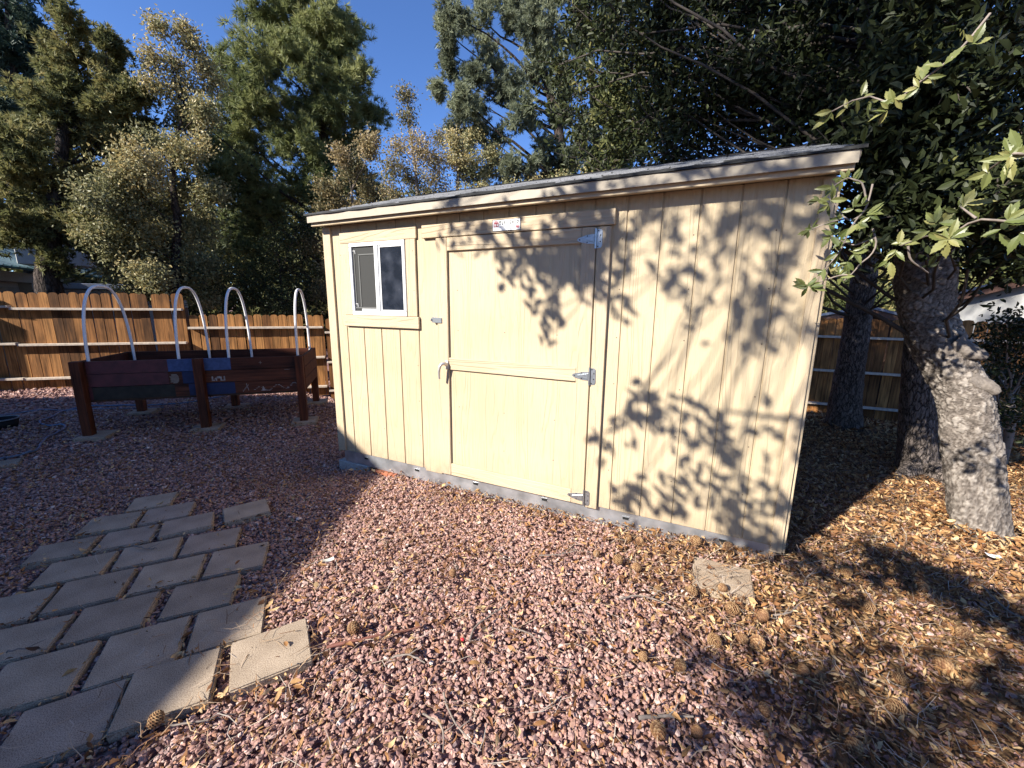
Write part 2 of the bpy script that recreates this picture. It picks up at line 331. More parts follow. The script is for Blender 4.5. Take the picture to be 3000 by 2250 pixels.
M['limb'] = plain('dark_limb', (.05, .04, .033), .9, var=.3)
M['twig'] = plain('grey_twig', (.19, .155, .13), .85, var=.3)
M['pine'] = tint_mat('pine_needles', [(.07, .09, .038), (.17, .195, .072), (.26, .275, .11), (.35, .355, .165)], None, .55, .3, trans=.38)
M['pine2'] = tint_mat('grey_pine_needles', [(.07, .085, .058), (.17, .19, .118), (.25, .27, .168), (.34, .36, .23)], None, .55, .3, trans=.38)
M['juniper'] = tint_mat('golden_juniper', [(.07, .082, .036), (.165, .17, .068), (.26, .23, .09), (.36, .285, .115)], None, .65, .25, trans=.36)
M['conifer_dark'] = tint_mat('dark_conifer', [(.018, .032, .026), (.05, .08, .055), (.09, .125, .08)], None, .6, .25, trans=.12)
M['oak_pale'] = tint_mat('pale_oak_leaves', [(.075, .085, .04), (.21, .205, .095), (.35, .32, .165), (.46, .35, .14), (.52, .45, .27)], [0, .3, .6, .85, 1], .5, .35, trans=.32)
M['oak_gold'] = tint_mat('golden_oak_leaves', [(.08, .082, .04), (.20, .185, .095), (.36, .27, .125), (.46, .36, .22)], None, .5, .35, trans=.32)
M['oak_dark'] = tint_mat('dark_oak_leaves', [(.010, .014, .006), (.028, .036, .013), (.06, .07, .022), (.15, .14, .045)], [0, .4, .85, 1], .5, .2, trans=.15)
M['oak_sprig'] = tint_mat('holly_oak_leaves', [(.04, .058, .018), (.09, .112, .032), (.155, .17, .054), (.26, .24, .085)], None, .4, .4, trans=.25, noise=.12, nscale=60)
M['bush'] = tint_mat('bright_bush', [(.04, .055, .02), (.13, .145, .05), (.24, .23, .09)], None, .6, .25, trans=.2)
M['wall_beige'] = plain('beige_stucco', (.36, .33, .27), .9, var=.1, vs=20); M['wall_white'] = plain('white_stucco', (.42, .41, .39), .9, var=.1, vs=8)
M['teal'] = plain('teal_metal_roof', (.05, .15, .16), .35, .4, var=.15, vs=3); M['brown_fascia'] = plain('brown_fascia', (.16, .085, .06), .8, var=.2); M['wood_dark'] = plain('dark_timber', (.06, .03, .018), .8, var=.3)
M['blue_edge'] = plain('grey_metal_edge', (.28, .31, .38), .35, .5, var=.1)

# ================================================================== GROUND
def axis(lo, hi, st, far):
    a = np.arange(lo, hi+1e-6, st); e = np.geomspace(st*2, far, 14)
    return np.concatenate([lo-e[::-1], a, hi+e])
gx = axis(-13, 10, .11, 380); gy = axis(-7, 15, .11, 380)
GX, GY = np.meshgrid(gx, gy); GZ = ground_z(GX, GY)-.012
nx, ny = len(gx), len(gy); i = np.arange(ny-1)[:, None]*nx+np.arange(nx-1)[None, :]
ground = mesh_np('ground', np.stack([GX, GY, GZ], -1).reshape(-1, 3), np.stack([i, i+1, i+nx+1, i+nx], -1).reshape(-1, 4), M['ground'], smooth=True)
tag(ground, 'reddish gravel and dry soil ground of the yard', 'ground', kind='structure')

# ================================================================== SHED
SB = .14; SW = 3.658; SD = 2.44; IN = .0254
shed = root('tool_shed', (SW/2, SD/2, 0), 'tan painted wooden tool shed with one door, small window and grey shingle roof', 'shed')
RS = .32; EY = -.105; EZ = SB+2.075       # roof slope, eave line
# grooved front wall: profile in x extruded in z
prof = [(0., 0.)]
for k in range(1, 18):
    g = k*8*IN
    prof += [(g-.006, 0), (g-.003, .008), (g+.003, .008), (g+.006, 0)]
prof += [(SW, 0)]
def grooved(name, prof, z0, z1, mat, parent):
    P = np.array(prof); n = len(P)
    V = np.concatenate([np.c_[P, np.full(n, z0)], np.c_[P, np.full(n, z1)], [[P[0, 0], .012, z0], [P[-1, 0], .012, z0]]])
    i = np.arange(n-1); return mesh_np(name, V, np.stack([i, i+1, i+1+n, i+n], -1), mat, parent)
grooved('front_wall', prof, SB, SB+2.06, M['siding'], shed)
# side walls with gable tops and the rear wall
top = lambda y: EZ + RS*(min(y, SD-y)-EY) - .02
for xa, xb in ((0.0, .012), (SW-.012, SW)):
    bm = bmesh.new()
    poly = [(.013, SB), (SD, SB), (SD, top(SD)), (SD/2, top(SD/2)), (.013, top(0))]
    A = [bm.verts.new((xa, p[0], p[1])) for p in poly]; B = [bm.verts.new((xb, p[0], p[1])) for p in poly]
    bm.faces.new(A); bm.faces.new(B[::-1])
    for q in range(5): bm.faces.new((A[q], B[q], B[(q+1) % 5], A[(q+1) % 5]))
    bm_obj('side_wall', bm, M['siding'], shed)
box('rear_wall', (.013, SW-.013, SD-.014, SD-.002, SB, SB+2.06), M['siding'], shed, 0)
box('shed_floor', (.02, SW-.02, .03, SD-.03, SB-.02, SB+.02), M['wood_dark'], shed, 0)
# corner trims
box('corner_trim', (-.004, .089, -.019, -.001, SB, SB+2.05), M['trim_v'], shed)
box('corner_trim', (3.604, SW+.006, -.019, -.001, SB-.03, SB+2.05), M['trim_v'], shed)
box('corner_trim', (-.019, -.001, -.004, .089, SB-.03, SB+2.05), M['trim_v'], shed)
box('corner_trim', (SW+.008, SW+.024, -.004, .085, SB-.03, SB+2.05), M['trim_v'], shed)
# eave: soffit, fascia, drip edge, roof
xl, xr = -.035, 3.705
box('soffit', (xl+.01, xr-.01, EY+.03, -.001, EZ-.012, EZ), M['trim_h'], shed, 0)
box('fascia', (xl, xr, EY, EY+.028, SB+2.048, SB+2.092), M['trim_h'], shed, .003)
bm = bmesh.new()     # sloped metal drip flashing: hangs over the fascia
pts = [(EY-.006, SB+2.088), (EY-.012, SB+2.098), (EY-.022, SB+2.128), (EY+.06, SB+2.134), (EY+.06, SB+2.095), (EY-.001, SB+2.0935)]
A = [bm.verts.new((xl-.02, *p)) for p in pts]; B = [bm.verts.new((xr+.012, *p)) for p in pts]
bm.faces.new(A); bm.faces.new(B[::-1])
for q in range(6): bm.faces.new((A[q], B[q], B[(q+1) % 6], A[(q+1) % 6]))
bm_obj('drip_edge', bm, M['drip'], shed)
# shingle courses: stepped strips on both slopes, ragged lower edges
V = []; Fq = []; ncourse = 10; run = SD/2-EY+.03; y_e = EY-.035
for side in (0, 1):
    for c in range(ncourse):
        a = c*run/ncourse; b = (c+1)*run/ncourse+.03
        xs = np.linspace(xl-.035, xr+.03, 38); w = RNG.uniform(-.004, .004, len(xs)); h = RNG.uniform(.006, .013, len(xs))
        base = EZ+.058
        for q, x in enumerate(xs):
            for (t, up) in ((a+w[q], 0), (a+w[q], h[q]+.004), (b, .0045)):
                y = y_e+t; yy = y if side == 0 else SD-y
                V.append((x, yy, base + RS*t + up))
        n0 = len(V)-3*len(xs)
        for q in range(len(xs)-1):
            p = n0+3*q; Fq.append((p, p+3, p+4, p+1)); Fq.append((p+1, p+4, p+5, p+2))
rf = mesh_np('shingle_roof', V, np.array(Fq), M['shingle'], shed)
bm = bmesh.new()     # roof deck body under the shingles, closed
tt = [(y_e+.01, EZ+.0), (y_e+.01, EZ+.056), (SD/2, EZ+.052+RS*(SD/2-y_e)), (SD-y_e-.01, EZ+.056), (SD-y_e-.01, EZ+.0), (SD/2, EZ-.0+RS*(SD/2-y_e)-.06)]
A = [bm.verts.new((xl-.012, *p)) for p in tt]; B = [bm.verts.new((xr+.005, *p)) for p in tt]
for fa in ((0, 1, 2, 5), (5, 2, 3, 4)): bm.faces.new([A[q] for q in fa]); bm.faces.new([B[q] for q in fa[::-1]])
for q in range(6): bm.faces.new((A[q], B[q], B[(q+1) % 6], A[(q+1) % 6]))
bm_obj('roof_deck', bm, M['drip'], shed)
# window
win = box('window', [(.301, .908, -.02, -.001, SB+1.301, SB+1.335), (.301, .908, -.02, -.001, SB+1.872, SB+1.903), (.301, .33, -.02, -.001, SB+1.336, SB+1.871),
                     (.879, .908, -.02, -.001, SB+1.336, SB+1.871), (.588, .628, -.024, -.001, SB+1.336, SB+1.871)], M['vinyl'], shed, .003)
box('screen', (.331, .587, -.006, -.002, SB+1.337, SB+1.870), M['screen'], win, 0)
box('screen_frame', [(.331, .587, -.0105, -.0065, SB+1.358, SB+1.37), (.345, .353, -.0105, -.0065, SB+1.375, SB+1.85), (.398, .408, -.0105, -.0065, SB+1.375, SB+1.80), (.398, .587, -.0105, -.0065, SB+1.803, SB+1.812)], M['sash_grey'], win, 0)
box('inner_sash', (.410, .587, -.0115, -.0065, SB+1.337, SB+1.356), M['vinyl'], win, 0)
box('screen_clip', [(.342, .368, -.0135, -.011, SB+1.838, SB+1.842), (.364, .368, -.0135, -.011, SB+1.815, SB+1.837)], M['vinyl'], win, 0)
box('screen_clip', [(.342, .368, -.0135, -.011, SB+1.395, SB+1.399), (.364, .368, -.0135, -.011, SB+1.370, SB+1.394)], M['vinyl'], win, 0)
box('pane', (.629, .878, -.009, -.002, SB+1.337, SB+1.870), M['glass'], win, 0)
box('sash', [(.629, .647, -.016, -.0095, SB+1.337, SB+1.870), (.648, .878, -.016, -.0095, SB+1.855, SB+1.870), (.648, .878, -.016, -.0095, SB+1.337, SB+1.35)], M['vinyl'], win, .002)
box('window_trim', (.2, 1.028, -.02, -.001, SB+1.905, SB+1.999), M['trim_h'], shed, .003)
box('window_trim', (.918, 1.015, -.0185, -.001, SB+1.300, SB+1.903), M['trim_v'], shed, .003)
box('window_trim', (.211, .299, -.0185, -.001, SB+1.300, SB+1.903), M['trim_v'], shed, .003)
box('window_sill', (.207, 1.035, -.028, -.001, SB+1.203, SB+1.298), M['trim_h'], shed, .003)
# door
door = box('door', (1.222, 2.452, -.006, -.0008, SB+.002, SB+1.89), M['siding'], shed, .001)
box('door_stile', (1.218, 1.318, -.026, -.0065, SB-.002, SB+1.893), M['trim_v'], door, .003)
box('door_stile', (2.362, 2.455, -.026, -.0065, SB-.002, SB+1.893), M['trim_v'], door, .003)
box('door_rail', (1.319, 2.361, -.025, -.0065, SB+1.797, SB+1.893), M['trim_h'], door, .003)
box('door_rail', (1.319, 2.361, -.025, -.0065, SB+.893, SB+.988), M['trim_h'], door, .003)
box('door_rail', (1.319, 2.361, -.025, -.0065, SB-.002, SB+.100), M['trim_h'], door, .003)
box('door_jamb', (2.463, 2.550, -.024, -.001, SB-.014, SB+1.892), M['trim_v'], shed, .003)
box('door_header', (1.093, 2.573, -.032, -.001, SB+1.898, SB+1.992), M['trim_h'], shed, .003)
box('flat_siding', (1.04, 1.212, -.0045, -.001, SB-.02, SB+1.897), M['siding'], shed, 0)
def hinge(zc, rot=0):
    bm = bmesh.new(); MW = Matrix(((1, 0, 0, 0), (0, 0, -1, 0), (0, 1, 0, 0), (0, 0, 0, 1)))   # (a,b,c)->(x=a, y=-c, z=b)
    def W(poly, c0, c1): add_prism(bm, [(p[0], p[1]) for p in poly], c0, c1, MW)
    x = 2.457
    strap = [(x-.008, zc+.029), (x-.05, zc+.026), (x-.085, zc+.017), (x-.112, zc+.010), (x-.121, zc+.003), (x-.121, zc-.006), (x-.112, zc-.012), (x-.085, zc-.02), (x-.05, zc-.028), (x-.008, zc-.03)]
    W(strap, .0265, .030)
    W([(x-.008, zc+.018), (x-.06, zc+.008), (x-.085, zc), (x-.06, zc-.01), (x-.008, zc-.019)], .0305, .0375)
    leaf = [(x+.008, zc+.056), (x+.030, zc+.056), (x+.040, zc+.046), (x+.042, zc-.042), (x+.034, zc-.055), (x+.008, zc-.058)]
    W(leaf, .0245, .028)
    th = [2*math.pi*k/10 for k in range(10)]
    for (z0, z1) in ((zc-.06, zc-.032), (zc-.031, zc+.03), (zc+.031, zc+.06)):
        A = [bm.verts.new((x+.0065*math.cos(t), -.034+.0065*math.sin(t), z0)) for t in th]; B = [bm.verts.new((v.co.x, v.co.y, z1)) for v in A]
        bm.faces.new(A[::-1]); bm.faces.new(B)
        for q in range(10): bm.faces.new((A[q], A[(q+1) % 10], B[(q+1) % 10], B[q]))
    n_f = len(bm.faces)
    for (sx, sz, c) in ((x-.105, zc-.002, .030), (x-.055, zc+.019, .030), (x-.055, zc-.020, .030), (x+.016, zc+.047, .028), (x+.03, zc+.02, .028), (x+.029, zc-.018, .028), (x+.015, zc-.047, .028)):
        add_prism(bm, [(sx+.004*math.cos(t), sz+.004*math.sin(t)) for t in th], c+.0003, c+.002, MW)
    bm.faces.ensure_lookup_table()
    for f in list(bm.faces)[n_f:]: f.material_index = 1
    bm_obj('hinge', bm, [M['zinc'], M['black']], door)
for zc in (SB+1.82, SB+.938, SB+.058): hinge(zc)
# cast lever handle
T = Tubes()
hp = np.array([(1.302, -.03, SB+.93), (1.30, -.06, SB+.945), (1.285, -.085, SB+.938), (1.272, -.092, SB+.90), (1.268, -.09, SB+.86), (1.266, -.084, SB+.822)])
T.add(spline(hp, 14), np.interp(np.linspace(0, 1, 14), [0, .25, .5, 1], [.017, .015, .012, .0085]), 8)
T.build('door_handle', M['alu'], door)
box('handle_plate', (1.286, 1.319, -.036, -.0268, SB+.895, SB+.965), M['alu'], door, .004)
hasp = box('hasp', [(1.149, 1.213, -.010, -.0055, SB+1.262, SB+1.300), (1.175, 1.262, -.034, -.028, SB+1.258, SB+1.298), (1.165, 1.172, -.045, -.0105, SB+1.272, SB+1.29)], M['zinc'], door, .001)
# sign
sg = root('nameplate', (0, 0, 0), None, None); sg.parent = shed; sg.location = -Vector(shed.location)
x0, x1, z0, z1 = 1.718, 1.934, SB+1.908, SB+1.983
box('sign_board', (x0, x1, -.0365, -.0325, z0, z1), M['sign_white'], sg, .001)
box('sign_border', [(x0, x1, -.0385, -.037, z0, z0+.002), (x0, x1, -.0385, -.037, z1-.002, z1), (x0, x0+.002, -.0385, -.037, z0+.002, z1-.002), (x1-.002, x1, -.0385, -.037, z0+.002, z1-.002)], M['ink'], sg, 0)
GL = {'T': [(0, 4, 1, 5), (.35, .0, .65, 4), (0, 3.2, .22, 4), (.78, 3.2, 1, 4), (.15, 0, .85, .6)], 'U': [(.05, .8, .33, 5), (.67, .8, .95, 5), (.15, 0, .85, .8)],
      'F': [(.08, 0, .36, 5), (.36, 4.1, 1, 5), (.36, 2, .8, 2.9), (0, 0, .5, .6)], 'S': [(.05, 4.1, .95, 5), (.0, 2.6, .3, 4.1), (.05, 2.1, .95, 3), (.7, .9, 1, 2.1), (.05, 0, .95, .9)],
      'H': [(.05, 0, .33, 5), (.67, 0, .95, 5), (.33, 2, .67, 3)], 'E': [(.08, 0, .36, 5), (.36, 4.1, 1, 5), (.36, 2.05, .85, 2.95), (.36, 0, 1, .9)], 'D': [(.05, 0, .33, 5), (.33, 4.1, .8, 5), (.33, 0, .8, .9), (.72, .9, 1, 4.1)]}
bars = []; xc = x0+.054
for ch in 'TUFF SHED':
    if ch == ' ': xc += .007; continue
    for (a, b, c, d) in GL[ch]: bars.append((xc+a*.0135, xc+c*.0135, -.0385, -.0368, z0+.041+b*.0048, z0+.041+d*.0048))
    xc += .0182
box('sign_lettering', bars, M['ink'], sg, 0)
def bars_of(L, xa, z, h): 
    o = []; x = xa
    for w in L: o.append((x, x+w, -.038, -.0368, z, z+h)); x += w+.002
    return o
box('sign_small_print', bars_of([.008, .005, .004, .007, .006, .007, .005, .008, .006, .005, .006, .007, .004], x0+.056, z0+.024, .005)+bars_of([.005, .004, .006, .005, .004, .005], x0+.07, z0+.010, .003)+bars_of([.006, .005, .004, .007, .005], x0+.122, z0+.011, .003), M['ink_grey'], sg, 0)
bm = bmesh.new(); MW = Matrix(((1, 0, 0, 0), (0, 0, -1, 0), (0, 1, 0, 0), (0, 0, 0, 1)))
def ring(poly, t):
    cx_ = sum(p[0] for p in poly)/len(poly); cz_ = sum(p[1] for p in poly)/len(poly); n = len(poly)
    inn = [(cx_+(p[0]-cx_)*t, cz_+(p[1]-cz_)*t) for p in poly]
    for q in range(n): add_prism(bm, [poly[q], poly[(q+1) % n], inn[(q+1) % n], inn[q]], .0368, .0385, MW)
ax = x0+.03; az = z0+.028
ring([(ax-.018, az), (ax+.018, az), (ax+.019, az+.024), (ax+.012, az+.036), (ax, az+.041), (ax-.012, az+.036), (ax-.019, az+.024)], .82)
for (a, b, c, d) in ((-.012, .020, .012, .026), (-.003, .004, .003, .020), (-.010, .028, .010, .031), (-.011, .002, .011, .004)): add_prism(bm, [(ax+a, az+b), (ax+c, az+b), (ax+c, az+d), (ax+a, az+d)], .0368, .0385, MW)
bm_obj('sign_house_emblem', bm, M['ink_red'], sg); bm = bmesh.new()
ax = x1-.022; az = z0+.012
ring([(ax-.014, az+.004), (ax, az-.001), (ax+.014, az+.004), (ax+.014, az+.018), (ax-.014, az+.018)], .78)
for dx in (-.006, 0, .006): add_prism(bm, [(ax+dx-.002, az+.006), (ax+dx+.002, az+.006), (ax+dx+.002, az+.013), (ax+dx-.002, az+.013)], .0368, .0385, MW)
bm_obj('sign_shield_emblem', bm, M['ink_red'], sg)
# skirt with slots, gently dented
xs = np.linspace(.045, 3.635, 120); zs = np.linspace(0, 1, 5); zb = lambda x: np.interp(x, [.045, .8, 2, 3.6], [.022, .012, -.005, .03])
V = []
for a in zs:
    for x in xs: V.append((x, .010+.003*math.sin(x*9+a*3)*math.sin(x*3.1)*(1-a), zb(x)+(SB-.001-zb(x))*a))
n = len(xs); i = (np.arange(4)[:, None]*n+np.arange(n-1)[None]).ravel()
sk = mesh_np('base_skirt', V, np.stack([i, i+1, i+1+n, i+n], -1), M['galv'], shed, smooth=True)
for xp in (.33, .932, 1.536, 2.144, 2.751, 3.353):
    box('skirt_slot', (xp-.02, xp+.02, .003, .006, SB-.054, SB-.036), M['black'], sk, 0)
    box('slot_rim', [(xp-.024, xp+.024, .0045, .0065, SB-.036, SB-.033), (xp-.024, xp+.024, .0045, .0065, SB-.057, SB-.054)], M['galv'], sk, 0)
o = box('concrete_block', (-.04, .36, -.0, .2, -.13, .018), M['concrete'], None, .006); tag(o, 'grey concrete block under the front left corner of the shed', 'block')
o = box('red_brick', (.44, .70, -.035, .08, -.07, .010), M['brick'], None, .005); tag(o, 'orange red brick shimmed beneath the shed metal skirt', 'brick')

# ================================================================== PAVERS
PV = [("small far tan paver at the top end of the paved patch", [(-.76,-1.31),(-.62,-1.10),(-.40,-1.24),(-.58,-1.47)]),
 ("left tan paver of the second row from the far end", [(-.68,-1.60),(-.46,-1.39),(-.28,-1.52),(-.45,-1.76)]),
 ("right tan paver of the second row from the far end", [(-.48,-1.37),(-.30,-1.13),(-.09,-1.27),(-.26,-1.51)]),
 ("left tan paver half sunk in gravel, third row from the far end", [(-.51,-1.91),(-.33,-1.67),(-.15,-1.81),(-.33,-2.03)]),
 ("middle tan paver of the third row from the far end", [(-.34,-1.65),(-.16,-1.43),(.03,-1.55),(-.14,-1.78)]),
 ("right tan paver of the third row, nearest the loose paver", [(-.15,-1.41),(0.,-1.15),(.20,-1.28),(.04,-1.53)]),
 ("left tan paver of the fourth row from the far end", [(-.23,-1.93),(-.02,-1.70),(.17,-1.84),(-.01,-2.09)]),
 ("middle tan paver of the fourth row from the far end", [(-.03,-1.67),(.14,-1.43),(.36,-1.57),(.18,-1.82)]),
 ("right tan paver of the fourth row with a dark curled twig", [(.16,-1.42),(.34,-1.18),(.56,-1.32),(.36,-1.56)]),
 ("loose tan paver lying apart to the right of the far rows", [(0.,-1.12),(.12,-.86),(.36,-.95),(.23,-1.21)]),
 ("leftmost tan paver of the fifth row, cut by the photo edge", [(-.11,-2.25),(.09,-2.00),(.32,-2.15),(.12,-2.39)]),
 ("second tan paver of the fifth row from its left", [(.08,-1.98),(.28,-1.73),(.51,-1.89),(.32,-2.14)]),
 ("third tan paver of the fifth row from its left", [(.29,-1.72),(.48,-1.47),(.71,-1.62),(.52,-1.87)]),
 ("rightmost tan paver of the fifth row beside the gravel", [(.49,-1.45),(.68,-1.21),(.92,-1.37),(.72,-1.60)]),
 ("left tan paver of the sixth row at the photo edge", [(.25,-2.30),(.45,-2.05),(.67,-2.19),(.47,-2.43)]),
 ("middle tan paver of the sixth row beside the wide leafy gap", [(.45,-2.02),(.64,-1.78),(.86,-1.93),(.67,-2.17)]),
 ("right tan paver of the sixth row beyond the wide leafy gap", [(.65,-1.73),(.86,-1.50),(1.08,-1.64),(.88,-1.88)]),
 ("left tan paver of the seventh row at the photo edge", [(.58,-2.32),(.78,-2.07),(1.03,-2.22),(.83,-2.48)]),
 ("middle speckled tan paver of the seventh row with dark crumbs", [(.79,-2.05),(.97,-1.80),(1.23,-1.97),(1.04,-2.21)]),
 ("right tan paver of the seventh row with one sunlit corner", [(.98,-1.78),(1.17,-1.54),(1.41,-1.70),(1.23,-1.94)]),
 ("nearest left tan paver wholly in shade at bottom left", [(.945,-2.36),(1.135,-2.11),(1.37,-2.25),(1.19,-2.51)]),
 ("near tan paver with a sunlit right end, beside the bright one", [(1.14,-2.10),(1.32,-1.85),(1.57,-2.00),(1.37,-2.25)]),
 ("bright fully sunlit speckled paver at the right end of the rows", [(1.35,-1.83),(1.51,-1.57),(1.77,-1.70),(1.60,-1.96)]),
 ("partly buried pale paver lying in leaf litter by the shed right end", [(3.19,-.165),(3.51,-.17),(3.515,-.455),(3.195,-.475)]),
 ("shaded paver under the blue hose at the far left edge", [(-2.92,-1.66),(-2.82,-1.38),(-2.60,-1.46),(-2.70,-1.75)])]
PQ = []
def paver(quad, label, name='stone_paver', group='square concrete pavers', zt=.030, thick=.05, cat='paver', shrink=.985, tilt=0):
    q = np.array(quad); c = q.mean(0); e = q[1]-q[0] + q[2]-q[3]; L = (np.linalg.norm(q[1]-q[0])+np.linalg.norm(q[2]-q[3]))/2; H = (np.linalg.norm(q[3]-q[0])+np.linalg.norm(q[2]-q[1]))/2
    a = math.atan2(e[1], e[0]); L = min(max(L, .27), .31)*shrink; H *= shrink
    bm = bmesh.new(); add_box(bm, -L/2, L/2, -H/2, H/2, -thick, 0)
    # chipped, slightly uneven rim
    for v in bm.verts: v.co.x += random.uniform(-.004, .004); v.co.y += random.uniform(-.004, .004)
    z = gz(*c)+zt
    o = bm_obj(name, bm, M['paver'], None, .006, 2, world=False); o.location = (c[0], c[1], z); o.rotation_euler = (random.uniform(-.008, .008)+tilt, random.uniform(-.008, .008), a)
    tag(o, label, cat, group); ca, sa = math.cos(a), math.sin(a)
    PQ.append((c[0], c[1], ca, sa, L/2, H/2)); return o
for i, (lb, q) in enumerate(PV):
    zt = .028 + random.uniform(-.003, .003)
    if 'bright' in lb: zt = .042
    if 'loose' in lb: zt = .036
    if 'buried' in lb: zt = .050-gz(3.35, -.3)
    paver(q, lb, zt=zt, thick=.05)
def in_pavers(x, y, m=0.):
    r = np.zeros(len(x), bool)
    for (cx, cy, ca, sa, a, b) in PQ:
        dx, dy = x-cx, y-cy; r |= (np.abs(dx*ca+dy*sa) < a+m) & (np.abs(-dx*sa+dy*ca) < b+m)
    return r

# ================================================================== RAISED BED
BA = R(44); BL, BW = 2.31, 1.12; B0 = np.array([-3.15, -.82])
bed = root('raised_garden_bed', (B0[0], B0[1], 0), 'long reddish wooden raised garden bed on legs with painted front boards and four white hoops', 'garden bed', rz=BA)
def bchild(name, boxes, mat, bevel=.003, parent=bed): return box(name, boxes, mat, parent, bevel, world=False)
zt_, zb_ = .868, .42; hb = (zt_-zb_)/3
def painted_board(k, cuts, mats_):
    z0 = zb_+hb*k+.003; z1 = zb_+hb*(k+1)-.003; V = []; Fs = []; mi = []
    xs = [.045]+cuts+[BL-.03]
    for x in xs: V += [(x, .045, z0), (x, .083, z0), (x, .083, z1), (x, .045, z1)]
    for s in range(len(xs)-1):
        a = 4*s
        for e in range(4): Fs.append((a+e, a+(e+1) % 4, a+4+(e+1) % 4, a+4+e)); mi.append(mats_[s])
    Fs.append((0, 3, 2, 1)); mi.append(mats_[0]); a = 4*(len(xs)-1); Fs.append((a, a+1, a+2, a+3)); mi.append(mats_[-1])
    n = len(V); o = mesh_np('front_board', V, np.array(Fs)[:, ::-1], [M['redwood'], M['maroon'], M['blue_lt'], M['blue_dk'], M['mural']], bed, np.full(n, random.random()), mi=mi, world=False); return o
painted_board(2, [.10, .86, 1.50], [0, 1, 2, 0])
painted_board(1, [.10, .85, .99, 1.16], [0, 1, 0, 3, 0])
painted_board(0, [.12, .50, .90, 1.04, 1.52], [1, 4, 4, 0, 3, 0])
bt = lambda n: np.full(n, .5)
for x in (0., BL/2-.02, BL-.089): bchild('leg', (x, x+.089, -.044, .045, .03, .875), M['redwood_post'])
for x in (0., BL/2-.02, BL-.089): bchild('leg', (x, x+.089, BW-.045, BW+.044, .03, .860), M['redwood_post'])
for k in range(3):
    bchild('back_board', (.0, BL, BW-.085, BW-.046, zb_+hb*k+.003, zb_+hb*(k+1)-.003), M['redwood'])
    for x in (.0, BL-.038): bchild('end_board', (x, x+.038, .084, BW-.087, zb_+hb*k+.003, zb_+hb*(k+1)-.003), M['redwood'])
bchild('bed_floor', (.04, BL-.04, .086, BW-.088, zb_-.03, zb_+.02), M['wood_dark'])
so = bchild('soil', (.040, BL-.040, .086, BW-.088, zb_+.021, zb_+.30), M['soil'], .0)
def hoop(t):
    x = t*BL; h = 1.71; ys = np.linspace(0, 1, 33); P = []
    w = BW-.24
    for s in ys:
        a = math.pi*s; sh = 1-abs(math.cos(a))**2.4*.0
        y = .12+w/2-w/2*math.cos(a)*abs(math.cos(a))**(-.25 if abs(math.cos(a)) > 1e-3 else 0)
        z = .74+(h-.74)*(math.sin(a)**.75)
        P.append((x+.02*(s-.5), y, z))
    P = [(x, .12, .60)]+P+[(x, .12+w, .60)]
    T = Tubes(); T.add(P, .0155, 10); T.build('hoop', M['pvc'], bed) if 0 else None
    o = mesh_np('hoop', np.concatenate(T.V), np.concatenate(T.Q), M['pvc'], bed, smooth=True, world=False); return o
for t in (.045, .416, .640, .972): hoop(t)
# painted marks on the front boards (white figures, bands and the pale face-like patch)
def marks(name, L, mat): return bchild(name, [(a, b, .0425, .0445, c, d) for (a, b, c, d) in L], mat, 0)
zz = zb_+hb
blk = [(1.285, 1.30, zz+.02, zz+.075), (1.30, 1.315, zz+.02, zz+.035), (1.325, 1.34, zz+.02, zz+.06), (1.34, 1.375, zz+.05, zz+.075), (1.375, 1.39, zz+.02, zz+.07), (1.39, 1.41, zz+.02, zz+.03), (1.41, 1.425, zz+.02, zz+.075), (1.315, 1.325, zz+.04, zz+.05)]
marks('painted_blocks', blk, M['paint_white'])
fig = []
for k in range(26):
    x = 1.72+.5*k/26+random.uniform(-.01, .01); z = zb_+.035+.03*math.sin(k*.6)+.0016*k; fig.append((x, x+.022, z, z+random.uniform(.003, .009)))
fig += [(1.80, 1.85, zb_+.02, zb_+.028), (1.812, 1.838, zb_+.028, zb_+.05), (1.819, 1.831, zb_+.05, zb_+.075)]
for k in range(7): fig.append((1.60+.010*k, 1.605+.010*k, zb_+.02+.012*k, zb_+.036+.012*k)); fig.append((1.66-.003*k, 1.664-.003*k, zb_+.03+.012*k, zb_+.05+.012*k))
fig += [(1.82, 1.823, zb_+2*hb+.06, zb_+2*hb+.10), (1.805, 1.838, zb_+2*hb+.078, zb_+2*hb+.081), (2.08, 2.14, zb_+2*hb-.02, zb_+2*hb-.016)]
marks('painted_ridge_line', fig[:26], M['paint_white']); marks('painted_figure', fig[26:29], M['paint_white']); marks('painted_tree', fig[29:43], M['paint_white']); marks('painted_cross', fig[43:45], M['paint_white']); marks('painted_bird', fig[45:], M['paint_white'])
fac = []
for k in range(9):
    z = zz+.012+.0125*k; w = .045*math.sqrt(max(.05, 1-((k-4)/5.)**2)); fac.append((.91-w+random.uniform(-.01, .01), .91+w, z, z+.007))
marks('painted_face_patch', fac, plain('beige_paint', (.30, .24, .19), .7, var=.2))
# pads under the legs
ub = np.array([math.cos(BA), math.sin(BA)]); vb = np.array([-math.sin(BA), math.cos(BA)])
for (x, y, lb) in ((.10, .02, 'pale concrete pad under the front left leg of the raised bed'), (BL/2+.03, .02, 'pale concrete pad under the front middle leg of the raised bed'), (BL-.04, .02, 'pale concrete pad under the front right leg of the raised bed'),
                   (.06, BW, 'pale concrete pad under the back left leg of the raised bed'), (BL/2+.03, BW, 'pale concrete pad under the back middle leg of the raised bed'), (BL-.04, BW, 'pale concrete pad under the back right leg of the raised bed')):
    c = B0+ub*x+vb*y; h = .15
    q = [c-ub*h-vb*h, c+ub*h-vb*h, c+ub*h+vb*h, c-ub*h+vb*h]; paver(q, lb, 'leg_pad', 'concrete pads under the raised bed legs', .03-gz(*c), .05, 'pad')

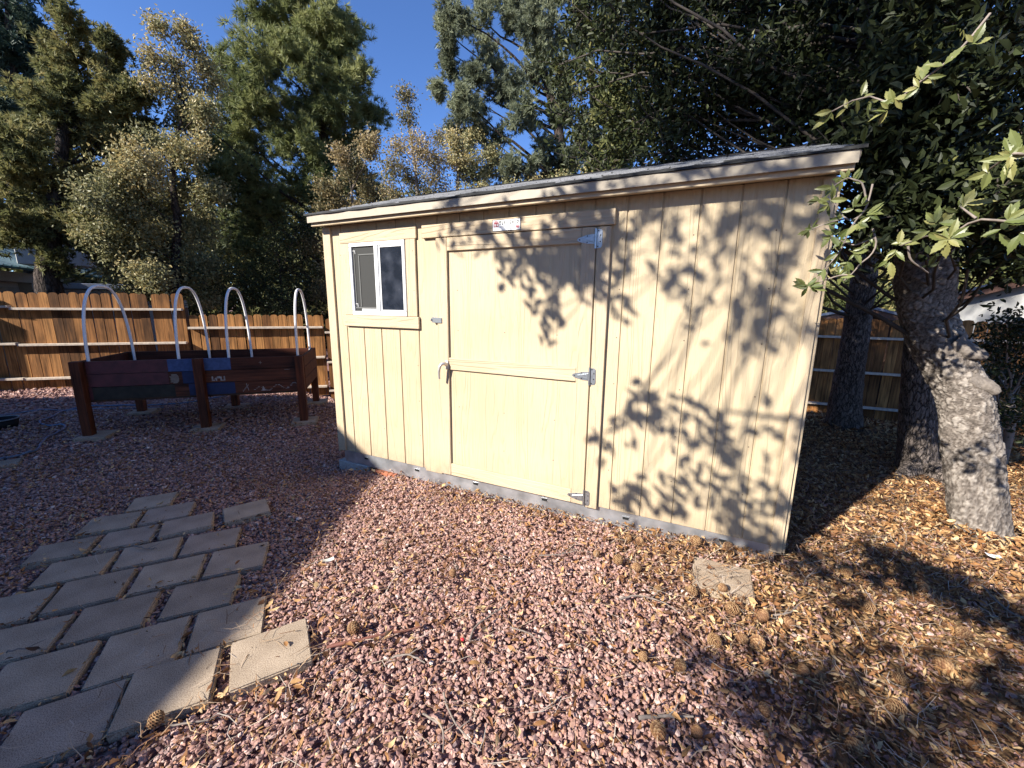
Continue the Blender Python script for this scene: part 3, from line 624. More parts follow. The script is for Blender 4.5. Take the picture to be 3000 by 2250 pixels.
# ================================================================== FENCES
FA = R(42); F0 = np.array([-7.75, -.38]); fu = np.array([math.cos(FA), math.sin(FA)]); fn = np.array([math.sin(FA), -math.cos(FA)])  # fn: towards the yard
def fence(name, label, s0, s1, ztop, zbase, rails, breaks=(), p0=None, u=None, nrm=None, group='wooden yard fence sections'):
    P0 = F0 if p0 is None else p0; U = fu if u is None else u; NN = fn if nrm is None else nrm
    mid = P0+U*(s0+s1)/2; r = root(name, (mid[0], mid[1], zbase), label, 'fence', group)
    V = []; Fs = []; T_ = []; s = s0
    while s < s1-.02:
        w = random.uniform(.132, .142); w = min(w, s1-s); t = random.random(); zt = ztop+random.uniform(-.012, .012); tl = random.uniform(-.008, .008); dn = random.uniform(-.004, .004)
        if random.random() < .12: tl += random.choice((-.025, .025))
        prof = [(0, zbase-.03), (w, zbase-.03), (w, zt-.035), (w-.02, zt-.008), (w/2, zt), (.02, zt-.008), (0, zt-.035)]
        b = len(V)
        for off in (0., -.016):
            for (a, z) in prof:
                q = P0+U*(s+a+tl*(z-zbase)/1.6)+NN*(off+dn); V.append((q[0], q[1], z)); T_.append(t)
        Fs.append([b+k for k in range(7)]); 
        s += w+random.choice((.004, .006, .008, .012, .02))
    b = np.array(Fs); quads = []
    for f in Fs:
        for k in range(7): quads.append((f[k], f[k]+7, f[(k+1) % 7]+7, f[(k+1) % 7]))
    mesh_np('picket_panel', V, [b[:, ::-1], b+7, np.array(quads)], M['fence'], r, T_)
    for z in rails:
        cuts = [s0]+[c for c in breaks if s0 < c < s1]+[s1]
        for k in range(len(cuts)-1):
            off = .012 if k % 2 == 0 else 0; dz = random.uniform(-.012, .012)
            A = P0+U*(cuts[k]-.01)+NN*.006; mx = Matrix(((U[0], NN[0], 0, A[0]), (U[1], NN[1], 0, A[1]), (0, 0, 1, z+dz+(.02 if k % 2 == 0 and len(cuts) > 2 else 0)), (0, 0, 0, 1)))
            box('rail', (0, cuts[k+1]-cuts[k]-.004, 0, .075+off, -.019, .019), M['rail'], r, .003, mx)
    return r
def fpost(r, s, z0, z1, P0=None, U=None, NN=None):
    P0 = F0 if P0 is None else P0; U = fu if U is None else U; NN = fn if NN is None else NN
    A = P0+U*s; mx = Matrix(((U[0], NN[0], 0, A[0]), (U[1], NN[1], 0, A[1]), (0, 0, 1, 0), (0, 0, 0, 1))); box('fence_post', (-.045, .045, -.11, -.02, z0, z1), M['post_dark'], r, .004, mx)
# z of the left section (fitted): top 1.66, rails 1.39 .79 .19
f1 = fence('wood_fence', 'tall brown cedar picket fence section at left behind the garden bed', -2.6, 2.86, 1.66, -.06, (1.385, .785, .185), (.42,))
fpost(f1, 2.83, -.1, 1.42)
f2 = fence('wood_fence', 'lower brown picket fence section stepping down behind the garden bed hoops', 2.92, 5.21, 1.295, -.32, (1.045, .445, -.15))
fpost(f2, 2.97, -.3, 1.1)
f3 = fence('wood_fence', 'lowest brown picket fence section disappearing behind the shed', 5.24, 9.2, 1.22, -.48, (.945, .35, -.26))
fb = np.array([1.6, 6.35])
f4 = fence('wood_fence', 'orange brown picket fence in dappled shade behind the right hand trunks', 0, 7.4, 1.36, -.38, (1.04, .42, -.17), (2.45, 4.9), fb, np.array([1., 0]), np.array([0, -1.]))

# ================================================================== SMALL YARD THINGS
hose_px = [(-30, 1366), (10, 1352), (26, 1344), (79, 1331), (113, 1318), (123, 1302), (142, 1284), (168, 1271), (186, 1262), (194, 1253), (184, 1249), (147, 1251), (128, 1248), (120, 1238), (160, 1222), (190, 1206), (270, 1192), (350, 1191), (428, 1190), (520, 1185), (600, 1175), (662, 1161), (560, 1164), (505, 1166), (440, 1171), (420, 1178), (418, 1190)]
hp = []
for (u, v) in hose_px:
    p = gnd(u, v, 0.0); hp.append((p[0], p[1], gz(p[0], p[1])+.022))
T = Tubes(); hp = spline(hp, 130); 
for q in range(len(hp)): hp[q][2] = gz(hp[q][0], hp[q][1])+.022+.004*math.sin(q*.9)
for k in range(len(hp)):
    if in_pavers(hp[k:k+1, 0], hp[k:k+1, 1], .05)[0]: hp[k][2] = max(hp[k][2], gz(hp[k][0], hp[k][1])+.046)
T.add(hp, .0115, 8); o = T.build('garden_hose', M['hose']); tag(o, 'blue grey garden hose snaking over shaded gravel at left', 'hose')
hp = [(*gnd(u, v)[:2], 0) for (u, v) in ((-20, 1225), (60, 1214), (130, 1205), (185, 1206), (225, 1203), (290, 1200), (400, 1199), (480, 1196))]
hp = spline(hp, 60)
for q in range(len(hp)): hp[q][2] = gz(hp[q][0], hp[q][1])+.02
T = Tubes(); T.add(hp, .009, 8); o = T.build('garden_hose', plain('pale_hose', (.14, .15, .2), .5, var=.1)); tag(o, 'thin grey hose lying straight across the gravel toward the garden bed', 'hose')
c = gnd(0, 1243, .05)
def lathe(name, prof, mat, loc, parent=None, n=32):
    th = np.arange(n)*2*np.pi/n; V = []; 
    for (r_, z) in prof: V += [(r_*math.cos(t), r_*math.sin(t), z) for t in th]
    Fs = []
    for k in range(len(prof)-1):
        for q in range(n): Fs.append((k*n+q, k*n+(q+1) % n, (k+1)*n+(q+1) % n, (k+1)*n+q))
    o = mesh_np(name, V, np.array(Fs), mat, parent, smooth=True, world=False); o.location = loc; return o
pot = root('plant_pot', (c[0], c[1], gz(c[0], c[1])), 'low dark plant pot with a pale rim at the left edge of shaded gravel', 'pot')
lathe('pot_body', [(.002, .0), (.14, .0), (.165, .10), (.155, .10), (.13, .03), (.002, .03)], M['black'], (0, 0, 0), pot)
lathe('pot_rim', [(.158, .1005), (.172, .1005), (.174, .112), (.158, .112), (.158, .1005)], plain('pale_rim', (.16, .17, .18), .5), (0, 0, 0), pot)

# ================================================================== GRAVEL, LITTER, CONES, TWIGS
def view_samples(n_area_density, lo, hi, xr, yr):
    """uniform ground samples inside a generous view wedge, distance between lo and hi from the camera"""
    A = (xr[1]-xr[0])*(yr[1]-yr[0]); n = int(A*n_area_density); x = RNG.uniform(*xr, n); y = RNG.uniform(*yr, n)
    d = np.hypot(x-CAM[0], y-CAM[1]); az = np.degrees(np.arctan2(x-CAM[0], y-CAM[1])); k = (d >= lo) & (d < hi) & ((az > -98) & (az < 58) | (d < 2.0))
    k &= ~((x > .0) & (x < SW) & (y > .03) & (y < SD)); return x[k], y[k]
def litter_w(x, y):
    return sstep(2.15, 3.5, x+.55*y + .35*np.sin(x*2.3+y*1.7)+.25*np.sin(y*4.1-x*1.1)) 
def rotm(n, tilt):
    a = RNG.uniform(0, 2*np.pi, n); b = RNG.normal(0, tilt, n); c = RNG.normal(0, tilt, n)
    ca, sa, cb, sb, cc, sc = np.cos(a), np.sin(a), np.cos(b), np.sin(b), np.cos(c), np.sin(c); O = np.zeros(n); I = np.ones(n)
    Z = np.stack([np.stack([ca, -sa, O], -1), np.stack([sa, ca, O], -1), np.stack([O, O, I], -1)], 1)
    X = np.stack([np.stack([I, O, O], -1), np.stack([O, cb, -sb], -1), np.stack([O, sb, cb], -1)], 1)
    Y = np.stack([np.stack([cc, O, sc], -1), np.stack([O, I, O], -1), np.stack([-sc, O, cc], -1)], 1)
    return Z @ X @ Y
ph = (1+5**.5)/2
ICO = np.array([(-1,ph,0),(1,ph,0),(-1,-ph,0),(1,-ph,0),(0,-1,ph),(0,1,ph),(0,-1,-ph),(0,1,-ph),(ph,0,-1),(ph,0,1),(-ph,0,-1),(-ph,0,1)])/math.sqrt(1+ph*ph)
ICF = np.array([(0,11,5),(0,5,1),(0,1,7),(0,7,10),(0,10,11),(1,5,9),(5,11,4),(11,10,2),(10,7,6),(7,1,8),(3,9,4),(3,4,2),(3,2,6),(3,6,8),(3,8,9),(4,9,5),(2,4,11),(6,2,10),(8,6,7),(9,8,1)])
def stones(parts):
    VV = []; TT = []
    for (x, y, s) in parts:
        n = len(x); sc = np.stack([RNG.uniform(.85, 1.35, n), RNG.uniform(.7, 1.05, n), RNG.uniform(.5, .85, n)], -1)*s[:, None]
        v = ICO[None]*(1+RNG.uniform(-.36, .3, (n, 12, 1)))+RNG.uniform(-.16, .16, (n, 12, 3)); 
        for _ in range(7):
            pn = RNG.normal(0, 1, (n, 1, 3)); pn /= np.linalg.norm(pn, axis=2, keepdims=True); ex = np.maximum(0, (v*pn).sum(2, keepdims=True)-RNG.uniform(.42, .75, (n, 1, 1))); v = v-ex*pn
        v = v*1.25*sc[:, None, :]
        v = v @ rotm(n, .35).transpose(0, 2, 1)
        v += np.stack([x, y, ground_z(x, y)+s*RNG.uniform(-.15, .55, n)], -1)[:, None, :]
        VV.append(v.reshape(-1, 3)); TT.append(np.repeat(np.clip(RNG.beta(2.2, 2.2, n)+RNG.normal(0, .07, n), 0, 1), 12))
    V = np.concatenate(VV); n = len(V)//12
    return V, (ICF[None]+12*np.arange(n)[:, None, None]).reshape(-1, 3), np.concatenate(TT)
parts = []
for (den, lo, hi, s0, s1) in ((4600, 0, 3.0, .0048, .0165), (3300, 3.0, 5.2, .0055, .0165), (800, 5.2, 8.5, .012, .022), (300, 8.5, 13, .017, .03)):
    x, y = view_samples(den, lo, hi, (-8.5, 8.5), (-4.0, 5.5)) if hi > 4 else view_samples(den, lo, hi, (-.6, 6.6), (-4.4, .4))
    w = litter_w(x, y); k = RNG.random(len(x)) > w*.72; k &= ~in_pavers(x, y, .004) | (RNG.random(len(x)) < .004); x, y = x[k], y[k]
    k2 = ~((y > 2.0) & (x > -1.5)); x, y = x[k2], y[k2]
    s = s0+(s1-s0)*RNG.beta(1.5, 2.6, len(x)); parts.append((x, y, s))
V, Fs, Tt = stones(parts); NST = len(V)//12
o = mesh_np('gravel', V, Fs, M['gravel'], tint=Tt); tag(o, 'reddish purple crushed stone gravel covering the yard', 'gravel', kind='stuff')

def leaves_litter(x, y, L0, L1, lift, tiltm=.3):
    n = len(x); L = RNG.uniform(L0, L1, n); W = L*RNG.uniform(.2, .5, n); cu = RNG.uniform(-1.2, 2.2, n); cw = RNG.uniform(-1, 2.0, n)
    t = np.linspace(-1, 1, 5); prof = np.array([.12, .78, 1., .72, .05]); V = np.zeros((n, 5, 3, 3))
    jw = 1+RNG.uniform(-.4, .35, (n, 5))
    for j, sg in enumerate((-1, 0, 1)):
        V[:, :, j, 0] = t[None]*L[:, None]/2; V[:, :, j, 1] = sg*W[:, None]/2*prof[None]*jw
        V[:, :, j, 2] = cu[:, None]*L[:, None]*.16*(t[None]**2-.4)+cw[:, None]*W[:, None]*.35*(abs(sg)*prof[None]-.3)
    V = V.reshape(n, 15, 3) @ rotm(n, tiltm).transpose(0, 2, 1)
    V += np.stack([x, y, ground_z(x, y)+lift+RNG.uniform(0, .03, n)], -1)[:, None, :]
    q = np.array([(3*i+j, 3*i+j+1, 3*i+j+4, 3*i+j+3) for i in range(4) for j in range(2)])
    return V.reshape(-1, 3), (q[None]+15*np.arange(n)[:, None, None]).reshape(-1, 4), np.repeat(RNG.random(n), 15)
LV = []; 
for (den, lo, hi, L0, L1) in ((2600, 0, 3.2, .012, .045), (1700, 3.2, 6.5, .02, .055), (420, 6.5, 10, .05, .09)):
    x, y = view_samples(den, lo, hi, (1.2, 9), (-4.4, 6.2)); w = litter_w(x, y); near = np.exp(-((y+.02)/.16)**2)*(x > 1.2)*(x < 3.8)
    k = RNG.random(len(x)) < np.clip(.045+w*.95+near*.5, 0, 1); k &= ~in_pavers(x, y, .0) | (RNG.random(len(x)) < .06); LV.append(leaves_litter(x[k], y[k], L0, L1, .020, .85))
x, y = view_samples(150, 0, 8, (-6, 3.6), (-2.9, 2.5)); k = ~in_pavers(x, y, 0) | (RNG.random(len(x)) < .10); LV.append(leaves_litter(x[k], y[k], .02, .055, .026))
x, y = view_samples(1700, 0, 6, (-4, 4.5), (-3.8, 2)); k = (~in_pavers(x, y, 0) | (RNG.random(len(x)) < .03)) & (RNG.random(len(x)) < .35+.65*np.clip(np.sin(x*1.9+y*2.3)*np.sin(y*3.1-x), 0, 1)); LV.append(leaves_litter(x[k], y[k], .007, .024, .026, .6))
# drift of litter in the joints between pavers and around them
x, y = view_samples(420, 0, 6, (-.9, 1.9), (-2.8, -.8)); k = in_pavers(x, y, .035) & ~in_pavers(x, y, -.0); LV.append(leaves_litter(x[k], y[k], .012, .04, .012))
an = RNG.uniform(0, 6.283, 900); ra = RNG.uniform(.17, .42, 900); LV.append(leaves_litter(4.99+ra*np.cos(an), 1.06+ra*np.sin(an), .02, .055, .02, .8)); LV[-1][0][:, 2] += np.repeat(.06*np.clip(1-(ra-.17)/.25, 0, 1), 15)
def merge(L):
    o = 0; V = []; Fq = []; T = []
    for v, f, t in L: V.append(v); Fq.append(f+o); T.append(t); o += len(v)
    return np.concatenate(V), np.concatenate(Fq), np.concatenate(T)
V, Fs, Tt = merge(LV); o = mesh_np('leaf_litter', V, Fs, M['litter'], tint=Tt, smooth=True); tag(o, 'dry tan and brown oak leaves scattered over the gravel', 'leaf litter', kind='stuff')
NLF = len(V)//15
# fine fallen needles and twiglets
def fine(x, y, L0, L1, w, z0):
    n = len(x); a = RNG.uniform(0, 2*np.pi, n); L = RNG.uniform(L0, L1, n); d = np.stack([np.cos(a), np.sin(a), RNG.normal(0, .16, n)], -1); p = np.stack([x, y, ground_z(x, y)+z0+RNG.uniform(0, .018, n)], -1)
    s = np.stack([-np.sin(a), np.cos(a), np.zeros(n)], -1); ww = w*RNG.uniform(.6, 1.5, n); bend = RNG.normal(0, .12, n)
    A = p-d*L[:, None]/2; B = p+s*(bend*L)[:, None]; Cc = p+d*L[:, None]/2; up = np.array([0, 0, 1.])
    V = np.stack([A-s*ww[:, None], A+s*ww[:, None], B-s*ww[:, None]+up*.003, B+s*ww[:, None]+up*.003, Cc-s*ww[:, None]*.5, Cc+s*ww[:, None]*.5], 1)
    q = np.array([(0, 2, 3, 1), (2, 4, 5, 3)]); return V.reshape(-1, 3), (q[None]+6*np.arange(n)[:, None, None]).reshape(-1, 4), np.repeat(RNG.random(n), 6)
NV = []
x, y = view_samples(620, 0, 5.5, (1, 8), (-2.9, 4)); k = RNG.random(len(x)) < .15+.85*litter_w(x, y); NV.append(fine(x[k], y[k], .05, .15, .0011, .036))
x, y = view_samples(110, 0, 7, (-4, 3.4), (-2.9, 2)); k = ~in_pavers(x, y, 0) | (RNG.random(len(x)) < .04); NV.append(fine(x[k], y[k], .04, .13, .0013, .036))
V, Fs, Tt = merge(NV); o = mesh_np('fallen_needles', V, Fs, M['needles_dry'], tint=Tt); tag(o, 'fine brown pine needles and twiglets strewn over the ground', 'pine needles', kind='stuff')

# pine cones (each its own object, two shared shapes)
def cone_mesh(name, op):
    V = []; Fs = []; T_ = []
    n = 90; H = .058
    for k in range(n):
        t = (k+.5)/n; z = H*t; r = .024*(math.sin(math.pi*min(1, t*.86+.12))**.8); a = k*2.39996
        out = np.array([math.cos(a), math.sin(a), 0]); sd = np.array([-math.sin(a), math.cos(a), 0]); lift = (.30+.5*t if op else 1.1)
        d = out*math.cos(lift)+np.array([0, 0, 1])*math.sin(lift); L = (.017 if op else .010)*(.55+.9*math.sin(math.pi*t*.9+.15)); w = .0085*(.5+.7*math.sin(math.pi*t*.9+.1))
        b = out*r*(.45 if op else .85)+np.array([0, 0, z]); nrm = np.cross(sd, d)
        P = [b-sd*w*.45, b+sd*w*.45, b+d*L*.75+sd*w, b+d*L+sd*w*.35-nrm*.002, b+d*L-sd*w*.35-nrm*.002, b+d*L*.75-sd*w]
        P2 = [p-nrm*.0028 for p in P]; m = len(V); V += P+P2; tt = (.25+.5*random.random())
        T_ += [.05, .05, tt, min(1, tt+.35), min(1, tt+.35), tt]*2
        Fs += [(m, m+1, m+2, m+5), (m+5, m+2, m+3, m+4), (m+6, m+11, m+8, m+7), (m+11, m+10, m+9, m+8), (m+2, m+8, m+9, m+3), (m+3, m+9, m+10, m+4), (m+4, m+10, m+11, m+5), (m+1, m+7, m+8, m+2), (m, m+5, m+11, m+6)]
    th = np.arange(7)*2*np.pi/7; m = len(V)
    for (r, z) in ((.004, 0), (.013, .01), (.016, .03), (.008, .052), (.001, .058)):
        V += [np.array([r*math.cos(t), r*math.sin(t), z]) for t in th]; T_ += [.05]*7
    for k in range(4):
        for q in range(7): Fs.append((m+k*7+q, m+k*7+(q+1) % 7, m+(k+1)*7+(q+1) % 7, m+(k+1)*7+q))
    o = mesh_np(name, np.array(V), np.array(Fs), M['cone'], tint=np.array(T_), smooth=False); return o
protos = [cone_mesh('pine_cone', True), cone_mesh('pine_cone', False)]
cone_px = [(1797,1649),(1881,1674),(1755,1627),(1936,1733),(1990,1700),(2040,1755),(1860,1600),(2130,1745),(2165,1800),(2220,1830),(1960,1640),(1830,1580),(2155,1875),(2205,1905),(2420,1990),(2610,1985),(1935,2185),(2030,2170),(1980,1975),(2330,1850),(2560,1810),(2690,1760),(1190,1915),(1050,1860),(1330,1700),(440,2145),(2730,1960),(2840,1890),(2470,1700),(2380,1660),(2020,1610),(2140,1640),(2350,1990),(2080,1880),(1890,1930),(2650,2080),(2480,2200),(2250,2110),(2860,2040)]
for i, (u, v) in enumerate(cone_px):
    op = (i*7) % 5 < 3; p = gnd(u, v, .02)
    if i < 2: o = protos[i]; op = i == 0
    else: o = protos[0 if op else 1].copy(); COL.objects.link(o)
    s = random.uniform(.72, 1.05); o.scale = (s, s, s); o.rotation_euler = (random.uniform(.9, 1.7), random.uniform(-.3, .3), random.uniform(0, 6.28)); o.location = (p[0], p[1], gz(p[0], p[1])+.030+random.uniform(0, .008))
    tag(o, 'open brown pine cone with spread scales lying in gravel and leaves' if op else 'closed tan pine cone lying in gravel and leaves', 'pine cone', 'fallen pine cones')
# sticks
ST = [([(958,1904),(1040,1888),(1110,1872),(1180,1858),(1232,1848)], .008, 'long reddish brown stick lying right of the bright sunlit paver', 'redstick'),
 ([(1375,1885),(1390,1850),(1420,1825),(1470,1790),(1500,1765)], .0055, 'bent grey brown twig lying in the middle of the gravel', 'twig'),
 ([(1145,1935),(1195,1932),(1245,1950)], .006, 'short dark curved twig below the reddish stick', 'twig'),
 ([(1580,1635),(1640,1632),(1690,1622)], .0045, 'thin pale twig on gravel below the door right hinge', 'twig'),
 ([(1495,1850),(1550,1870),(1580,1905),(1570,1930)], .004, 'pale forked twig curving over gravel right of centre', 'twig'),
 ([(1240,2105),(1290,2140),(1300,2180),(1298,2220)], .0045, 'curved pale twig hooking downward near the bottom edge', 'twig'),
 ([(1300,2040),(1310,2085),(1340,2140),(1380,2190),(1410,2215)], .0045, 'long thin dark twig slanting to the bottom edge', 'twig'),
 ([(1815,1760),(1870,1750),(1930,1765),(1985,1800)], .006, 'arched grey twig beside the pine cones below the half buried paver', 'twig'),
 ([(1870,2115),(1950,2112),(2030,2108)], .008, 'stout pale stick lying level near the bottom of the leaf litter', 'twig'),
 ([(2215,1800),(2260,1815),(2310,1812),(2335,1790)], .006, 'dark hooked twig in the litter right of the half buried paver', 'twig'),
 ([(2350,1735),(2365,1715),(2400,1705)], .005, 'short curled grey twig on the litter beyond the half buried paver', 'twig'),
 ([(2870,1740),(2905,1790),(2960,1830),(3010,1850)], .006, 'long pale twig on lit leaf litter at the right edge', 'twig'),
 ([(500,2130),(560,2125),(640,2110),(690,2095)], .004, 'thin straight twig beside the lowest pavers in the sun', 'twig'),
 ([(395,1600),(430,1606),(460,1604)], .004, 'short dark twig lying on a shaded paver', 'twig'),
 ([(20,1912),(70,1903),(140,1905)], .004, 'curved dark twig lying across a shaded paver at the left edge', 'twig')]
red = plain('reddish_bark', (.17, .065, .045), .6, var=.3)
for px, r, lb, mt in ST:
    P = []
    for (u, v) in px: p = gnd(u, v, .03); P.append((p[0], p[1], gz(p[0], p[1])+.036+random.uniform(0, .012)))
    P = spline(P, 14); P[:, 2] += RNG.normal(0, .002, 14); T = Tubes(); T.add(P, np.linspace(r, r*.45, 14), 6, wob=.2)
    m = len(P)//2; T.add([P[m], P[m]+np.array([.02, .025, .012]), P[m]+np.array([.03, .06, .014])], [r*.5, r*.4, r*.2], 5)
    o = T.build('fallen_stick' if mt == 'redstick' else 'fallen_twig', red if mt == 'redstick' else M['twig']); tag(o, lb, 'stick' if mt == 'redstick' else 'twig')
# scraps
for (u, v, a, b, lb, col) in ((960, 1648, .035, .014, 'pale bent plastic scrap on gravel right of the paver rows', (.62, .58, .48)), (1401, 1537, .016, .010, 'small pale square chip on gravel below the shed door', (.65, .58, .42)), (2905, 1640, .035, .014, 'white scrap on the leaf litter by the lit trunk', (.7, .7, .72))):
    p = gnd(u, v, .03); bm = bmesh.new(); vs = []
    for k in range(7):
        t = k/6*2-1; vs.append([bm.verts.new((t*a, s*b*(1-.15*t*t), .008*t*t+zz_)) for s in (-1, 1) for zz_ in (0, .004)])
    for k in range(6):
        A, B = vs[k], vs[k+1]
        for (i, j) in ((0, 1), (1, 3), (3, 2), (2, 0)): bm.faces.new((A[i], A[j], B[j], B[i]))
    bm.faces.new((vs[0][0], vs[0][2], vs[0][3], vs[0][1])); bm.faces.new((vs[6][0], vs[6][1], vs[6][3], vs[6][2]))
    o = bm_obj('scrap', bm, plain('scrap_plastic', col, .5, var=.05), world=False); o.location = (p[0], p[1], gz(p[0], p[1])+.042); o.rotation_euler = (.15, .1, random.uniform(0, 3)); tag(o, lb, 'scrap')
p = gnd(1355, 1882, .04); bm = bmesh.new(); bmesh.ops.create_icosphere(bm, subdivisions=2, radius=.008)
for v in bm.verts: v.co.z *= .8; v.co.x *= 1.15
o = bm_obj('scrap', bm, plain('red_plastic', (.6, .02, .03), .4, var=.05), smooth=True, world=False); o.location = (p[0], p[1], gz(p[0], p[1])+.05); tag(o, 'tiny bright red plastic bit on the gravel', 'scrap')

# ================================================================== TREES
def unit(v): return v/(np.linalg.norm(v, axis=-1, keepdims=True)+1e-9)
def needles(P, D, n, L, w, spread, tint0, tj=.08):
    """tufts at P (m,3) along D: n thin blades each"""
    m = len(P); d = unit(D[:, None, :]*RNG.uniform(.3, 1.2, (m, n, 1))+RNG.normal(0, spread, (m, n, 3))); l = L*RNG.uniform(.6, 1.2, (m, n, 1))
    s = unit(np.cross(d, RNG.normal(0, 1, (m, n, 3))))*w*RNG.uniform(.6, 1.3, (m, n, 1)); b = P[:, None, :]+d*l*.06
    V = np.stack([b-s, b+s, b+d*l*.6+s*.9, b+d*l, b+d*l*.6-s*.9], 2).reshape(-1, 3); k = m*n
    T = np.repeat(np.clip(np.repeat(tint0, n)+RNG.normal(0, tj, k), 0, 1), 5)
    return V, np.arange(k*5).reshape(-1, 5), T
def leafq(P, L0, L1, asp, tint, up=.35):
    m = len(P); nr = unit(RNG.normal(0, 1, (m, 3))+np.array([0, 0, up])); a = unit(np.cross(nr, RNG.normal(0, 1, (m, 3)))); s = np.cross(nr, a)
    L = RNG.uniform(L0, L1, (m, 1)); W = L*asp*RNG.uniform(.8, 1.2, (m, 1)); fold = RNG.uniform(.0, .22, (m, 1))
    V = np.stack([P, P+a*L*.3+s*W*.45+nr*L*fold, P+a*L*.68+s*W*.42+nr*L*fold, P+a*L-nr*L*.08, P+a*L*.68-s*W*.42+nr*L*fold, P+a*L*.3-s*W*.45+nr*L*fold], 1).reshape(-1, 3)
    i = 6*np.arange(m)[:, None]; q = np.concatenate([i+np.array([[0, 1, 2, 3]]), i+np.array([[0, 3, 4, 5]])]); return V, q, np.repeat(np.clip(tint, 0, 1), 6)
class Tree:
    def __init__(s): s.wood = Tubes(); s.limb = Tubes(); s.tips = []; s.dirs = []; s.tt = []
    def trunk(s, P, r, k=12, n=30, wob=.05):
        P = spline(P, n); r = np.interp(np.linspace(0, 1, n), np.linspace(0, 1, len(r)), r); s.wood.add(P, r, k, wob=wob); return P
    def blob(s, c, r, trunkP, nsub=7, ntip=8, asc=.5, r0=.03, sub_r=.009, flat=.8, tint=None, upd=.35, rmin=.004):
        c = np.array(c); hd = np.hypot(trunkP[:, 0]-c[0], trunkP[:, 1]-c[1]); za = c[2]-asc*hd; i = int(np.argmin(np.abs(trunkP[:, 2]-za) + .15*hd)); a = trunkP[i]
        L = np.linalg.norm(c-a); mid = (a+c)/2+np.array([0, 0, -.08*L*asc])+RNG.normal(0, .05*L, 3)
        t = np.linspace(0, 1, 8)[:, None]; limb = (1-t)**2*a+2*t*(1-t)*mid+t*t*c; limb[1:-1] += RNG.normal(0, .012*L, (6, 3))
        s.limb.add(limb, np.linspace(min(r0*(.5+.35*L), .5), max(rmin*1.6, .0045), 8), 6)
        tb = RNG.random() if tint is None else tint
        for k in range(nsub):
            f = RNG.uniform(max(.3, 1-1.25*r/max(L, .1)), 1.0); p0 = limb[min(7, int(f*7.99))]; q = unit(RNG.normal(0, 1, 3)); q[2] *= flat; e = c+q*r*RNG.uniform(.45, 1.0)**.6
            l = np.linalg.norm(e-p0); m = (p0+e)/2+RNG.normal(0, .1*l, 3); tt = np.linspace(0, 1, 6)[:, None]; sub = (1-tt)**2*p0+2*tt*(1-tt)*m+tt*tt*e
            s.limb.add(sub, np.linspace(sub_r, rmin, 6), 4); dv = unit(sub[-1]-sub[2]); out = unit(e-c)
            g = RNG.uniform(.3, 1.0, ntip); idx = np.clip((g*5).astype(int), 0, 4); fr = (g*5-idx)[:, None]; P = sub[idx]*(1-fr)+sub[idx+1]*fr+RNG.normal(0, .13*r, (ntip, 3))
            s.tips.append(P); D = unit(dv[None]*.6+out[None]*.5+RNG.normal(0, .45, (ntip, 3))+np.array([0, 0, upd])); s.dirs.append(D)
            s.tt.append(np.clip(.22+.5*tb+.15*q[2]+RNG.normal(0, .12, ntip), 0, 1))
    def finish(s, name, label, cat, base, bark, foliage, mode, group=None, n=18, L=.11, w=.0045, spread=.5, leaf=(.035, .055), asp=.45, per=6, jit=.07, total=None, limbmat=None):
        r = root(name, (base[0], base[1], base[2]), label, cat, group); s.wood.build('trunk', bark, r); s.limb.build('branches', limbmat or bark, r)
        P = np.concatenate(s.tips); D = np.concatenate(s.dirs); T = np.concatenate(s.tt)
        if total and mode == 'leaf': per = max(1, round(total/len(P)))
        elif total:
            k = RNG.integers(0, len(P), total); P = P[k]+RNG.normal(0, jit, (total, 3)); D = D[k]+RNG.normal(0, .2, (total, 3)); T = np.clip(T[k]+RNG.normal(0, .05, total), 0, 1)
        if mode == 'needle': V, q, t = needles(P, D, n, L, w, spread, T)
        else:
            Pq = np.repeat(P, per, 0)+RNG.normal(0, jit, (len(P)*per, 3)); V, q, t = leafq(Pq, leaf[0], leaf[1], asp, np.repeat(T, per)+RNG.normal(0, .15, len(Pq)))
        o = mesh_np('crown', V, q, foliage, r, t); return r
def px_tree(trunk_px, d, radii, blobs, ground_base=True, asc=.5, dj=.8, dens=1., trunk_k=12, sub=7, tip=8, base_uv=None, **kw):
    """trunk_px: (u,v) centre points from the top of what shows downwards; d horizontal distance; blobs (u,v,r_px[,dd])"""
    t = Tree(); P = [at(u, v, d) for (u, v) in trunk_px]
    b = P[0].copy() if base_uv is None else at(*base_uv, d); b[2] = gz(b[0], b[1])-.08; P = [b]+P if base_uv is None or True else P
    TP = t.trunk(P, radii, trunk_k)
    for bl in blobs:
        dd = d+(bl[3] if len(bl) > 3 else RNG.uniform(-dj, dj)); c = at(bl[0], bl[1], dd); r = bl[2]/F*depth(c)*1.0
        ns = max(3, int(sub*dens*(bl[2]/90)**1.3)); t.blob(c, r, TP, ns, tip, asc, **kw)
    return t, P[0]

